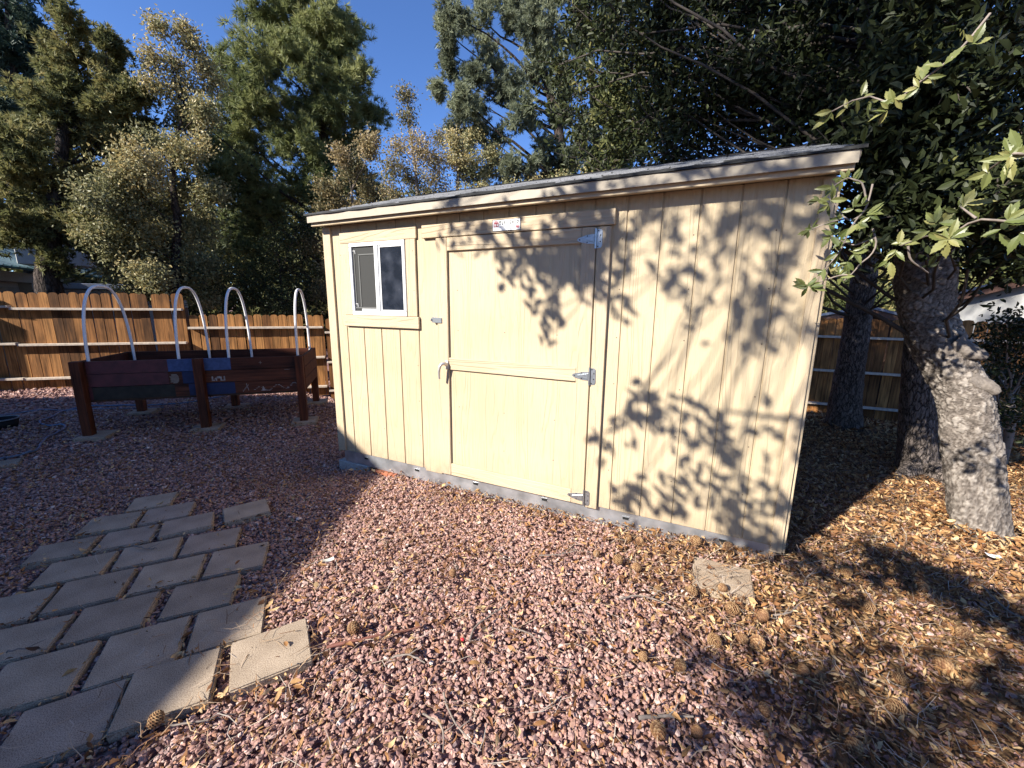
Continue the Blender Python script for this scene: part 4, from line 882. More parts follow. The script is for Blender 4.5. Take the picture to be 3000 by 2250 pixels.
# ---- pine rising behind the garden bed
t, b = px_tree([(990,800),(968,620),(955,450),(938,330),(928,200),(918,60),(905,-120)], 12.8, [.21,.17,.15,.13,.11,.09,.06,.03],
 [(840,60,110),(960,40,100),(900,-80,110),(770,150,95),(1010,160,85),(880,190,100),(1055,230,55),(710,250,95),(800,320,100),(655,200,45),(650,370,85),(740,430,100),(860,420,80),(1000,290,65),(640,520,85),(720,580,100),(785,650,85),(860,560,80),(760,740,60),(1010,440,70),(1085,400,55),(950,560,80),(1115,340,40),(1050,520,65),(900,680,60),(620,440,50),(690,660,70),(830,-10,70),(1035,90,50),(760,30,60),(590,360,40),(930,480,60),(700,500,70),(960,160,65),(1000,230,65),(1055,310,45),(960,330,55),(880,300,65),(1030,380,55),(900,100,70),(985,90,60)],
 asc=.75, tip=14, sub=11, r0=.035)
t.finish('pine_tree', 'tall dense green pine tree standing beyond the garden bed, left of the blue sky gap', 'tree', b, M['bark_far'], M['pine'], 'needle', 'trees beyond the yard fence', n=30, L=.16, w=.0062, spread=.5, total=8800, jit=.10)
# ---- open pine behind the shed
t, b = px_tree([(1700,700),(1662,560),(1640,400),(1610,270),(1580,150),(1565,20),(1560,-150)], 11.0, [.19,.16,.14,.12,.10,.08,.05,.03],
 [(1380,60,70),(1480,40,80),(1330,30,50),(1420,170,70),(1310,150,30),(1340,270,55),(1295,260,30),(1400,300,70),(1480,240,70),(1560,180,65),(1640,90,80),(1540,340,70),(1440,400,60),(1350,360,50),(1620,330,60),(1600,440,70),(1520,480,55),(1680,220,70),(1700,420,60),(1460,500,45),(1330,200,35),(1560,60,70),(1400,-40,70),(1520,-60,80),(1650,-40,80),(1390,230,45),(1310,90,35),(1570,520,50),(1660,500,55)],
 asc=.6, tip=12, sub=8, r0=.028, sub_r=.009)
t.finish('pine_tree', 'open grey green pine with dark bare limbs against the sky, directly behind the shed', 'tree', b, M['bark_far'], M['pine2'], 'needle', 'trees beyond the yard fence', n=26, L=.11, w=.0062, spread=.6, total=7600, jit=.08)
t, b = px_tree([(1775,650),(1755,500),(1742,350),(1732,200),(1725,50),(1722,-150)], 11.8, [.15,.13,.11,.10,.08,.06,.04],
 [(1720,60,70),(1790,120,60),(1800,250,60),(1740,330,55),(1700,150,50),(1780,20,70),(1690,-60,70),(1760,430,50),(1830,180,60)], asc=.6, tip=12, sub=8, r0=.04)
t.finish('pine_tree', 'slim dark pine trunk with sparse tufts just right of the open grey green pine', 'tree', b, M['bark_far'], M['pine2'], 'needle', 'trees beyond the yard fence', n=26, L=.11, w=.0062, spread=.6, total=2000, jit=.06)
# ---- golden juniper at left
t, b = px_tree([(150,870),(137,800),(150,660),(175,500),(190,330),(205,180),(200,40)], 12.2, [.23,.21,.17,.14,.11,.08,.05,.02],
 [(190,60,45),(215,140,60),(160,170,60),(120,280,80),(235,240,75),(320,170,45),(325,270,65),(395,270,42),(415,370,55),(60,380,90),(175,390,95),(295,410,90),(50,520,100),(175,540,100),(285,540,85),(390,470,55),(50,660,95),(160,670,100),(255,670,75),(340,740,60),(385,610,55),(180,770,40),(240,340,60),(350,350,50),(20,450,60),(180,250,50),(30,620,70)],
 asc=.8, tip=14, sub=11, r0=.03)
t.finish('juniper_tree', 'large golden olive juniper leaning over the tall fence at left', 'tree', b, M['bark_far'], M['juniper'], 'needle', 'trees beyond the yard fence', n=24, L=.10, w=.0078, spread=.6, total=7800, jit=.08)
t, b = px_tree([(400,880),(392,800),(375,680),(345,520),(322,350),(310,150)], 12.0, [.09,.08,.07,.06,.05,.03,.01],
 [(310,130,35),(322,220,45),(340,320,50),(365,440,55),(400,560,45),(430,400,35),(290,320,40),(370,700,45)], asc=.9, tip=9, sub=8, r0=.022)
t.finish('juniper_tree', 'slender dark juniper with a pointed top to the right of the golden juniper', 'tree', b, M['bark_far'], M['juniper'], 'needle', 'trees beyond the yard fence', n=24, L=.10, w=.0075, spread=.6, total=2200, jit=.07)
# ---- dark conifer far left
t, b = px_tree([(40,500),(35,300),(30,100),(25,-150)], 17., [.2,.17,.13,.1,.04], [(30,60,90),(80,150,75),(20,220,95),(100,60,45),(50,-60,90),(0,330,90),(-60,120,90),(-60,300,90),(120,110,30)], asc=.3, tip=10, sub=11, r0=.03)
t.finish('conifer_tree', 'dark blue green conifer in the far top left corner behind the golden juniper', 'tree', b, M['bark_far'], M['conifer_dark'], 'needle', 'trees beyond the yard fence', n=24, L=.15, w=.009, spread=.55, total=3500, jit=.12)
# ---- pale silver oak, centre left
t, b = px_tree([(520,860),(515,760),(520,650),(505,520),(520,400),(540,300),(500,170)], 11.3, [.10,.09,.08,.07,.05,.035,.02,.01],
 [(520,330,70),(590,330,50),(480,440,80),(405,480,80),(335,520,70),(560,430,60),(300,600,80),(415,590,100),(530,560,80),(350,680,80),(465,690,100),(260,700,55),(585,670,65),(420,780,75),(530,790,80),(340,770,55),(600,780,60),(230,640,40),(620,560,50),(480,850,60),(590,860,50),(380,850,40)],
 asc=.7, tip=13, sub=13, r0=.02, sub_r=.006, rmin=.003)
sp = at(520, 300, 11.3)
for (u, v, r) in ((470,80,26),(560,130,26),(510,180,30),(440,165,28),(590,200,26),(560,250,35),(625,240,26),(485,250,40),(540,90,20),(430,240,30)):
    c = at(u, v, 11.3); TPp = np.array([at(525, 420, 11.3), at(522, 360, 11.3), sp]); t.blob(c, r/F*depth(c), TPp, 5, 6, .9, r0=.012, sub_r=.005, tint=.95, rmin=.003)
t.finish('oak_tree', 'pale silvery oak with fine leaves and bare top twigs between the juniper and the pine', 'tree', b, M['bark_far'], M['oak_pale'], 'leaf', 'trees beyond the yard fence', leaf=(.045, .075), asp=.5, total=52000, jit=.10)
# ---- golden oaks behind the shed's left part
t, b = px_tree([(1040,860),(1040,700),(1030,560)], 10.8, [.07,.06,.05,.02], [(1010,600,60),(960,540,45),(1040,480,50),(1100,560,60),(1000,690,55),(940,620,45),(930,720,50),(985,790,50),(945,850,40),(1060,640,60),(1090,430,40),(1000,450,30)], asc=.8, tip=11, sub=12, r0=.016, sub_r=.006, rmin=.003)
t.finish('oak_tree', 'small golden leaved oak crowding against the left end of the shed', 'tree', b, M['twig'], M['oak_gold'], 'leaf', 'trees beyond the yard fence', leaf=(.042, .07), asp=.5, total=17000, jit=.09)
t, b = px_tree([(1235,750),(1225,600),(1215,480),(1195,350)], 10.4, [.07,.06,.05,.03,.01], [(1190,340,26),(1228,430,60),(1200,520,70),(1290,400,45),(1285,500,60),(1330,560,50),(1135,480,40),(1190,280,14),(1160,420,30),(1260,460,40),(1250,580,55),(1150,570,50)], asc=.8, tip=9, sub=11, r0=.016, sub_r=.006, rmin=.003)
t.finish('oak_tree', 'sparse yellowing oak with a thin spire top in the blue sky gap above the shed', 'tree', b, M['twig'], M['oak_gold'], 'leaf', 'trees beyond the yard fence', leaf=(.04, .062), asp=.5, total=9000, jit=.09)
t, b = px_tree([(1345,700),(1340,560),(1345,470)], 10.0, [.06,.05,.04,.015], [(1370,420,55),(1390,500,60),(1340,480,45),(1440,560,45),(1420,450,40),(1400,570,50),(1330,410,25)], asc=.8, tip=10, sub=11, r0=.016, sub_r=.006, rmin=.003)
t.finish('oak_tree', 'round pale green oak just left of the open pine above the shed roof', 'tree', b, M['twig'], M['oak_pale'], 'leaf', 'trees beyond the yard fence', leaf=(.042, .066), asp=.5, total=11000, jit=.08)
t, b = px_tree([(1570,700),(1560,600)], 9.4, [.05,.05,.02], [(1490,560,38),(1560,550,42),(1640,545,42),(1710,530,38),(1600,600,50),(1500,620,50)], asc=.6, tip=10, sub=10, r0=.014, sub_r=.006, rmin=.003)
t.finish('oak_tree', 'low pale oak scrub peeking just above the shed roof below the open pine', 'tree', b, M['twig'], M['oak_pale'], 'leaf', 'trees beyond the yard fence', leaf=(.042, .066), asp=.5, total=10000, jit=.08)
# ---- bright young pine behind the roof
t, b = px_tree([(1800,700),(1800,560),(1795,420),(1785,300)], 8.2, [.08,.07,.05,.03,.01], [(1780,270,45),(1790,350,60),(1820,440,65),(1760,440,50),(1770,520,50),(1840,520,55),(1740,500,35),(1850,380,45)], asc=.5, tip=10, sub=10, r0=.02)
t.finish('pine_tree', 'young bright yellow green pine behind the roof at the edge of the dark oak canopy', 'tree', b, M['bark_far'], M['bush'], 'needle', 'trees beyond the yard fence', n=26, L=.12, w=.0065, spread=.6, total=2200, jit=.07)
# ---- dark leafless brush under the pine
t, b = px_tree([(830,900),(820,800)], 11.2, [.04,.035,.02], [(760,830,60),(830,780,80),(880,850,70),(910,740,60),(800,700,60),(700,800,55),(880,650,50),(740,880,50),(940,800,40),(830,880,60),(660,850,50),(920,880,50)], asc=.6, tip=5, sub=26, r0=.012, sub_r=.005, rmin=.0025)
t.finish('brush_thicket', 'dark tangle of bare grey twigs behind the low fence beneath the pine', 'shrub', b, M['bark_far'], M['oak_dark'], 'leaf', None, leaf=(.04, .065), total=9000, jit=.14)
# ---- far wood
FWP = []; FWT = []
for az in np.arange(-88, 62, 1.1):
    for k in range(3):
        d = RNG.uniform(19, 32); a = R(az+RNG.uniform(-1, 1)); c = np.array([CAM[0]+d*math.sin(a), CAM[1]+d*math.cos(a), 0]); h = RNG.uniform(1.5, 4.5)+(3.0 if -80 < az < -25 else 0); n = 140
        FWP.append(c+np.c_[RNG.normal(0, .9, n), RNG.normal(0, .9, n), RNG.uniform(-.5, h, n)]); FWT.append(np.full(n, RNG.random()*.6)+RNG.normal(0, .15, n))
P = np.concatenate(FWP); V, q, t_ = needles(P, unit(RNG.normal(0, .5, P.shape)+np.array([0, 0, .5])), 8, .32, .035, .7, np.clip(np.concatenate(FWT), 0, 1))
o = mesh_np('far_wood', V, q, M['juniper'], tint=t_); tag(o, 'distant mixed woodland closing the view behind the yard', 'woodland', kind='stuff')

# ================================================================== OAKS AT RIGHT
def rpx(px, p): return px/F*depth(p)*depth(p)/float(np.hypot(p[0]-CAM[0], p[1]-CAM[1]))
# lit leaning oak C with stubs, its upper stem rising straight and dark
t = Tree(); d = 4.16
cl = [(2870,1605,100),(2863,1544,92),(2850,1363,89),(2840,1270,89),(2836,1200,87),(2822,1141,86),(2788,1081,87),(2735,991,87),(2712,921,86),(2706,830,96),(2708,720,98),(2714,560,92),(2722,350,86),(2726,100,80),(2724,-200,70)]
P = np.array([at(u, v, d) for (u, v, w) in cl]); rr = np.array([rpx(w, p) for (u, v, w), p in zip(cl, P)]); P[0, 2] = min(P[0, 2], -.1); rr[0] *= 1.12
def bark_tube(tb_, P_, r_, k, cell, amp, zstretch=1.35):
    T0 = Tubes(); T0.add(P_, r_, k); V_ = T0.V[0]; nr = len(P_); C_ = np.repeat(np.asarray(P_), k, 0)
    arc = np.concatenate([[0], np.cumsum(np.linalg.norm(np.diff(P_, axis=0), axis=1))]); th = np.tile(np.arange(k)*2*np.pi/k, nr); sarc = np.repeat(arc, k); rad = np.repeat(np.broadcast_to(r_, nr), k); rm = float(np.mean(r_))
    nc = int(arc[-1]*2*np.pi*rm/(cell*cell*zstretch)); ca = RNG.uniform(0, 2*np.pi, nc); cs = RNG.uniform(-.1, arc[-1]+.1, nc); h = RNG.uniform(.35, 1, nc)
    Q = np.stack([rm*np.cos(ca), rm*np.sin(ca), cs/zstretch], -1); jit = .25*cell*np.stack([np.sin(sarc*90+th*7), np.cos(sarc*70-th*9), np.sin(th*13+sarc*60)], -1)
    X = np.stack([rm*np.cos(th), rm*np.sin(th), sarc/zstretch], -1)+jit+RNG.normal(0, .06*cell, (len(th), 3)); edge = np.zeros(len(X)); hh = np.zeros(len(X))
    for a in range(0, len(X), 4000):
        D = ((X[a:a+4000, None, :]-Q[None])**2).sum(2); p2 = np.argpartition(D, 1, axis=1)[:, :2]; d2 = np.sqrt(np.take_along_axis(D, p2, 1)); sw = d2[:, 0] > d2[:, 1]; p2[sw] = p2[sw][:, ::-1]; d2.sort(axis=1)
        edge[a:a+4000] = (d2[:, 1]-d2[:, 0])/cell; hh[a:a+4000] = h[p2[:, 0]]
    e = np.clip(edge/.5, 0, 1); disp = amp*(e**.6*(.4+.6*hh))+.012*rm/.2*np.sin(th*3+sarc*4)+.004*np.sin(th*5-sarc*9)
    out = unit(V_-C_); tb_.V.append(V_+out*(disp-amp*.5)[:, None]); tb_.t.append(np.clip(.15+.55*e*(.5+.5*hh)+RNG.normal(0, .08, len(e)), 0, 1)); tb_.Q.append(T0.Q[0]+tb_.n); tb_.n += len(V_)
n = 520; TP = spline(P, n); tr = np.interp(np.linspace(0, 1, n), np.linspace(0, 1, len(rr)), rr)
cut = int(n*.8); bark_tube(t.wood, TP[:cut], tr[:cut], 130, .030, .014); t.wood.add(TP[cut-1::6], tr[cut-1::6], 24, wob=.03); TP = TP[::5]
# cut branch stubs
for (pts, rad) in (([(2790,1005),(2840,1032),(2875,1042),(2893,1047)], [.085,.055,.034,.018]), ([(2840,1112),(2885,1132),(2912,1144),(2926,1152)], [.08,.05,.034,.018])):
    Q = np.array([at(u, v, d-.07) for (u, v) in pts]); Q = spline(Q, 9); t.wood.add(Q, np.interp(np.linspace(0, 1, 9), np.linspace(0, 1, 4), rad), 18, tint=.35, wob=.22)
    t.wood.add([Q[-1], Q[-1]+unit(Q[-1]-Q[-2])*.004], [rad[-1], .001], 12)
canopy = []
for v in range(-160, 500, 105):
    for u in range(1700, 3150, 112):
        uu, vv = u+random.uniform(-45, 45), v+random.uniform(-40, 40)
        roof = 445+(2500-uu)*.128
        if vv > roof-20 and uu < 2520: continue
        if uu < 1900 and random.random() < (.35 if uu < 1800 else .12): continue
        canopy.append((uu, vv, 85, random.uniform(3.1, 3.9) if 2590 < uu < 2830 else random.uniform(3.6, 5.8)))
for (u, v) in ((2560,520),(2660,540),(2740,570),(2690,470),(2780,480),(2640,640),(2720,660),(2840,520),(2930,560),(3000,500),(2580,640),(2960,650),(3040,640),(2880,640),(2640,470),(2560,440),(2820,430),(3010,720),(2940,740)): canopy.append((u, v, 70, random.uniform(3.0, 4.6)))
for v in range(-60, 400, 85):
    for u in range(1900, 2560, 95):
        if v < 445+(2500-u)*.128-40: canopy.append((u+random.uniform(-35, 35), v+random.uniform(-30, 30), 75, random.uniform(3.9, 4.7)))
tb = Tree(); ta = Tree()
A_px = [(2472,1252,62),(2476,1180,50),(2490,1080,44),(2504,1000,43),(2518,900,42),(2532,800,42),(2545,650,40),(2552,450,38),(2545,200,34),(2530,-150,28)]
PA = np.array([at(u, v, 6.86) for (u, v, w) in A_px]); PA[0, 2] = -.1; ra = [rpx(w, p) for (u, v, w), p in zip(A_px, PA)]
TA = spline(PA, 60); ta.wood.add(TA, np.interp(np.linspace(0, 1, 60), np.linspace(0, 1, len(ra)), ra), 18, wob=.04)
B_px = [(2688,1390,72),(2686,1300,60),(2690,1150,56),(2700,1000,54),(2712,850,52),(2730,600,48),(2760,300,44),(2790,-100,36)]
PB = np.array([at(u, v, 5.4) for (u, v, w) in B_px]); PB[0, 2] = -.1; rb = [rpx(w, p) for (u, v, w), p in zip(B_px, PB)]
TB = spline(PB, 60); tb.wood.add(TB, np.interp(np.linspace(0, 1, 60), np.linspace(0, 1, len(rb)), rb), 18, wob=.04)
# roots of the rear trunk
for dx, dy in ((.5, -.25), (-.3, -.4), (.2, -.55)):
    q = PB[0]+np.array([dx, dy, .08]); tb.wood.add(spline([PB[0]+np.array([0, 0, .18]), (PB[0]+q)/2+np.array([0, 0, .1]), q], 8), np.linspace(.12, .03, 8), 8)
for (u, v, r, dd) in canopy:
    c = at(u, v, dd); rr_ = r/F*depth(c)*1.3
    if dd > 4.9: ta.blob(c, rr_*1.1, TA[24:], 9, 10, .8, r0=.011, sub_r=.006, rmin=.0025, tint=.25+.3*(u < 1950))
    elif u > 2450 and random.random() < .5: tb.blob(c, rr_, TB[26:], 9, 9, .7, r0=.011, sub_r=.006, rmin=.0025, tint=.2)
    else: t.blob(c, rr_, TP[48:], 9, 9, .7, r0=.011, sub_r=.006, rmin=.0025, tint=.2+.35*(u < 1950))  # paler leaf tint towards the left edge stands in for sunlight
# sparse outer twigs at the left fringe, leaf tint raised to look sunlit
for (u, v, r, dd, nt) in ((1680,60,50,4.4,5),(1760,110,50,4.2,6),(1640,190,35,4.4,3),(1740,210,50,4.2,5),(1850,180,60,4.3,7),(1820,260,45,4.4,6),(1700,270,35,4.3,3),(1880,300,55,4.5,8),(1800,340,45,4.5,6),(1930,400,60,4.6,9),(1850,440,55,4.8,9),(1770,470,40,5,8),(1960,480,55,4.8,9)):
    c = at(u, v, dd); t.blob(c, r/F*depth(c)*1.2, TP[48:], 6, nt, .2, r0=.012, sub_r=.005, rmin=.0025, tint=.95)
# low dark shrub tangle behind the leaning oak
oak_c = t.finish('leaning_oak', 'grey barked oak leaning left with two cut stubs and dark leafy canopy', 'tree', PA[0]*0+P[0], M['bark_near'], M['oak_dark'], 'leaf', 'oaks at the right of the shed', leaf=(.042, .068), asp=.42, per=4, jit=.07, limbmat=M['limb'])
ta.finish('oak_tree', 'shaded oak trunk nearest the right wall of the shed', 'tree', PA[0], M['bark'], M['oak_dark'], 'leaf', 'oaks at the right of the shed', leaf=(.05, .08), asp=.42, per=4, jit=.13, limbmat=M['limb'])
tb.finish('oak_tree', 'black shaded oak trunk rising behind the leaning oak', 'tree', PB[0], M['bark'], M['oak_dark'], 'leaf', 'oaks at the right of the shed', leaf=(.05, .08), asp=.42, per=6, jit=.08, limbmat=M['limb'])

# sunlit hanging sprays of toothed leaves, parts of the leaning oak
def toothed(P, A, Nn, L, W, tint, curl=.15):
    """one leaf with a spiny outline: base P, axis A, normal Nn"""
    A = unit(np.array(A)); S = unit(np.cross(Nn, A)); Nn = np.cross(A, S); ts = np.array([0, .10, .2, .3, .36, .46, .52, .62, .68, .78, .84, 1.]); ws = np.array([.05, .22, .42, .60, .50, .66, .54, .60, .42, .38, .2, 0])
    V = []; 
    for t_ in ts: V.append(P+A*L*t_-Nn*L*curl*t_*t_)
    for sg in (1, -1):
        for t_, w_ in zip(ts, ws): V.append(P+A*L*(t_+.0)+S*sg*w_*W*.75+Nn*(L*.10*w_)-Nn*L*curl*t_*t_)
    n = len(ts); Fs = []
    for k in range(n-1): Fs.append((k, k+1, n+k+1, n+k)); Fs.append((k+1, k, 2*n+k, 2*n+k+1))
    return np.array(V), np.array(Fs), np.full(3*n, tint)
def spray(name, nodes, stem, d0, parent, leafL=(.042, .064), nl=(3, 4), tr=(.3, .95)):
    T = Tubes(); L = []
    for st in stem:
        Q = spline([at(*p) for p in st], 12); T.add(Q, np.linspace(.0042, .0022, 12), 6, wob=.1)
    for (u, v, dd, au, av) in nodes:
        c = at(u, v, dd); ax = unit(at(u+au, v+av, dd)-c); view = unit(CAM-c)
        for k in range(random.randint(*nl)):
            ang = random.uniform(-1.9, 1.9) if k else random.uniform(-.3, .3); side = np.cross(view, ax)
            dr = unit(ax*math.cos(ang)+side*math.sin(ang)+view*random.uniform(-.35, .45)); nn = unit(view*.7-SUN*.6+RNG.normal(0, .45, 3))
            Lf = random.uniform(*leafL)*(random.uniform(.6, 1) if k else 1.05); L.append(toothed(c+RNG.normal(0, .004, 3), dr, nn, Lf, Lf*random.uniform(.34, .46), random.uniform(*tr), random.uniform(.0, .3)))
    sp_ = T.build(name, M['twig'], parent); V, q, tt = merge(L); mesh_np('sprig_leaves', V, q, M['oak_sprig'], sp_, tt)
spray('hanging_branch', [(2440,325,2.34,-60,30),(2480,315,2.31,-30,-60),(2533,280,2.27,20,-60),(2545,300,2.27,-20,60),(2615,300,2.20,-20,-60),(2625,290,2.18,40,50),(2600,325,2.18,-50,40),(2700,235,2.15,20,-60),(2720,225,2.11,60,10),(2690,255,2.12,-60,40),(2420,345,2.37,-60,20),(2760,190,2.12,40,-50),(2860,120,2.11,30,-60)],
      [[(2900,40,2.18),(2800,160,2.12),(2701,235,2.15),(2615,298,2.20),(2533,282,2.27),(2440,325,2.34),(2410,340,2.37)]], 2.18, oak_c, tr=(.4, 1))
spray('hanging_branch', [(2960,455,1.77,-60,20),(2965,450,1.77,10,-60),(2960,460,1.77,-30,60),(3010,460,1.77,60,-10),(2900,500,1.93,-50,20),(2985,440,1.77,50,-30)], [[(3080,430,1.77),(3010,452,1.77),(2965,452,1.77),(2900,495,1.93)]], 1.77, oak_c, tr=(.5, 1))
spray('hanging_branch', [(2813,605,2.04,20,-60),(2830,600,2.04,60,-10),(2800,615,2.04,-50,50),(2777,700,1.97,20,-50),(2775,705,1.97,-40,50),(2790,700,1.97,60,-5),(2723,675,2.01,-50,40),(2740,655,2.01,30,-50),(2750,680,2.01,50,20),(2940,650,1.84,60,-20),(2960,640,1.84,20,-60),(2985,690,1.84,50,40),(2640,715,2.18,20,-50),(2625,735,2.18,-60,40),(2605,765,2.18,20,60),(2930,680,1.90,30,50)],
      [[(3080,660,1.84),(2960,650,1.88),(2860,645,1.97),(2780,690,2.00),(2720,690,2.04),(2640,720,2.18)], [(2860,640,2.00),(2813,605,2.04)], [(2660,720,2.18),(2668,760,2.20),(2700,785,2.24),(2720,800,2.28)]], 2.04, oak_c, tr=(.35, .95))
E_ = [(1660,440,-60,0),(1730,470,-40,30),(1745,440,20,-40),(1850,290,-20,-50),(1830,300,-40,-10),(1750,350,-50,10),(1900,310,20,-40),(1900,500,10,-50),(1830,560,-50,20),(1940,590,30,20),(1990,540,40,-30),(1590,650,-50,20),(1610,640,10,-50),(1740,690,-20,40),(1760,680,-40,-10),(1830,720,-10,50),(1890,800,20,50),(1950,770,40,-20),(1800,800,-50,20),(1690,930,-10,50),(1570,1040,-40,-20),(1580,1045,-20,40),(1600,1035,50,20),(1800,965,50,0),(1870,640,-20,40),(1960,480,10,-40),(1780,600,-40,10),(2020,700,30,30),(1860,880,10,50)]
nd = [(1700+x/2.37, 400+y/2.37, 2.42+.1*math.sin(x), a, b_) for (x, y, a, b_) in E_]
f5 = lambda *L: [(1700+x/2.37, 400+y/2.37, 2.42) for (x, y) in L]
spray('hanging_branch', nd, [f5((2030,330),(1990,480),(1930,560),(1840,570),(1745,440),(1660,440)), f5((1990,480),(1960,330),(1900,300),(1850,290),(1750,350)), f5((2030,640),(2055,740),(2020,820),(1950,880),(1880,960),(1830,1000)), f5((1930,560),(1870,650),(1800,800),(1690,930)), f5((2050,700),(1950,740),(1880,750),(1740,690)), f5((1880,960),(1800,965),(1690,1000),(1580,1040)), f5((1840,570),(1720,600),(1600,645))], 2.4, oak_c, leafL=(.042, .066), nl=(3, 5), tr=(.2, .8))
# dark understorey shrub by the leaning oak at the right edge
t, b = px_tree([(2960,1250),(2960,1150)], 6.2, [.04,.035,.02], [(2930,1020,70),(2990,980,70),(2960,1100,80),(3030,1080,80),(2900,1000,40),(2950,940,50),(3040,950,60),(2920,1200,60),(3000,1210,80),(2880,1090,40)], asc=.6, tip=9, sub=12, r0=.012, sub_r=.005, rmin=.0025)
t.finish('shrub', 'dark leafy shrub in deep shade behind the leaning oak at the right edge', 'shrub', b, M['twig'], M['oak_dark'], 'leaf', None, leaf=(.03, .055), per=5, jit=.08)
t, b = px_tree([(2490,900),(2500,860)], 15.5, [.1,.08,.04], [(2450,840,40),(2470,880,40),(2560,850,45),(2580,890,40),(2520,820,40),(2420,860,40)], asc=.6, tip=10, sub=14, r0=.02)
t.finish('bush', 'bright sunlit bush seen between the shed and the shaded oak trunk', 'bush', b, M['bark_far'], M['bush'], 'needle', None, n=20, L=.16, w=.012, spread=.7)
t, b = px_tree([(2900,880),(2905,840)], 17., [.1,.08,.04], [(2860,850,30),(2920,820,40),(2980,800,45),(3040,790,50),(2890,870,30)], asc=.6, tip=10, sub=14, r0=.02)
t.finish('bush', 'bright sunlit treetop above the white building roof at the right edge', 'bush', b, M['bark_far'], M['bush'], 'needle', None, n=20, L=.16, w=.012, spread=.7)

# ---- tall oak behind the camera: its crown and low limbs throw the dappled shade
t = Tree(); TK = t.trunk([(3.9,-6.3,-.1),(3.85,-6.2,3),(3.7,-6.1,6),(3.5,-6.1,9),(3.3,-6,13)], [.3,.26,.22,.17,.05], 14)
def sproj(X, Z, y): return np.array([X+.54*y, y, Z-.7*y])       # point whose shadow lands on the shed front plane at (X, Z)
for X in np.arange(2.5, 8.3, .82):
    for Z in np.arange(3.1, 10.2, .82):
        if RNG.random() < .08: continue
        y = RNG.uniform(-7.6, -4.8); c = sproj(X+RNG.uniform(-.3, .3), Z+RNG.uniform(-.3, .3), y); t.blob(c, .72, TK, 9, 13, .3, r0=.015, sub_r=.01, rmin=.005, tint=.4)
for (X, Z) in ((1.5,5.2),(2.0,4.4),(1.9,5.9),(1.3,6.1),(1.7,6.8),(1.1,7.0),(2.0,7.7),(1.3,7.9),(2.2,8.6),(1.5,8.9),(2.2,3.6)):
    t.blob(sproj(X, Z, -6), .6, TK, 7, 9, .3, r0=.012, sub_r=.008, rmin=.004, tint=.4)
# low boughs: (wall or ground target px, distance towards the sun, radius m, twigs, leaves per twig)
bough = spline([(3.7,-6.1,6.3),(2.9,-5.4,6.6),(2.1,-4.9,6.6),(1.5,-4.6,6.3)], 12); t.wood.add(bough, np.linspace(.06, .025, 12), 7)
def shade(u, v, dist, r, ns, nt, onwall=True, z=.05):
    nt = max(2, round(nt*(.7 if onwall else .55))); ns = max(1, round(ns*(1 if onwall else .7)))
    p = wall(u, v) if onwall else gnd(u, v, z); c = p-SUN*dist; t.blob(c, r, bough if onwall else TK[6:16], ns, nt, .0, r0=.003, sub_r=.0035, rmin=.002, tint=.5, flat=1.0)
for (u, v, r, ns, nt) in ((1790,640,.10,4,4),(1700,690,.10,4,4),(1640,740,.11,4,5),(1560,760,.11,5,5),(1480,730,.09,3,5),(1420,690,.08,3,4),(1350,690,.06,3,3),(1400,640,.06,3,3),(1700,790,.11,5,5),(1620,830,.09,4,4),(1590,930,.05,2,3),(1625,975,.05,2,3),(1770,850,.08,3,4),(1760,740,.11,5,5),(1500,830,.06,2,3),(1680,700,.08,3,4),(1780,700,.09,3,5),(1620,770,.08,3,4),(1740,800,.08,3,4),
   (1880,640,.08,3,3),(1985,640,.09,3,3),(2085,690,.08,3,3),(2160,620,.1,4,3),(2290,620,.11,4,4),(2340,680,.07,2,3),(2240,570,.09,3,3),(1850,760,.06,2,3),(1960,800,.05,2,3),(2010,850,.05,2,3),(1835,890,.05,2,3),(2210,900,.09,4,4),(2195,985,.07,3,4),(2260,800,.05,2,2),(2050,960,.05,1,3),(2320,960,.07,2,3),(2040,740,.05,2,2),(2100,560,.09,3,3),(2400,600,.09,3,3)): shade(u, v, random.uniform(4.0, 4.6) if u < 1850 else random.uniform(4.3, 5.6), r, ns, nt)
for (u, v, r, ns, nt) in ((1860,1160,.05,2,3),(1900,1200,.06,3,3),(1845,1245,.06,3,3),(1750,1300,.05,2,3),(1950,1220,.05,2,3),(2040,1200,.05,2,2),(2110,1290,.08,4,4),(2040,1290,.05,2,3),(2290,1265,.05,2,2),(1860,1440,.07,3,3),(1940,1410,.05,2,3),(1990,1370,.06,2,3),(2060,1440,.07,3,3),(2130,1420,.06,2,3),(2000,1480,.05,2,3),(2130,1520,.07,3,3),(2220,1500,.06,2,3),(2280,1480,.07,3,3),(2240,1570,.09,4,4),(2160,1560,.07,3,3),(1830,1480,.05,2,3)): shade(u, v, random.uniform(4.0, 4.8), r, ns, nt)
low = spline([at(*p)*0+wall(p[0], p[1])-SUN*4.8 for p in ((2460,1230,0),(2330,1232,0),(2210,1215,0),(2120,1205,0))], 8); t.wood.add(low, np.linspace(.02, .008, 8), 5); t.wood.add(spline([bough[-1], (bough[-1]+low[0])/2+np.array([.5, -.3, 0]), low[0]], 10), np.linspace(.014, .010, 10), 5)
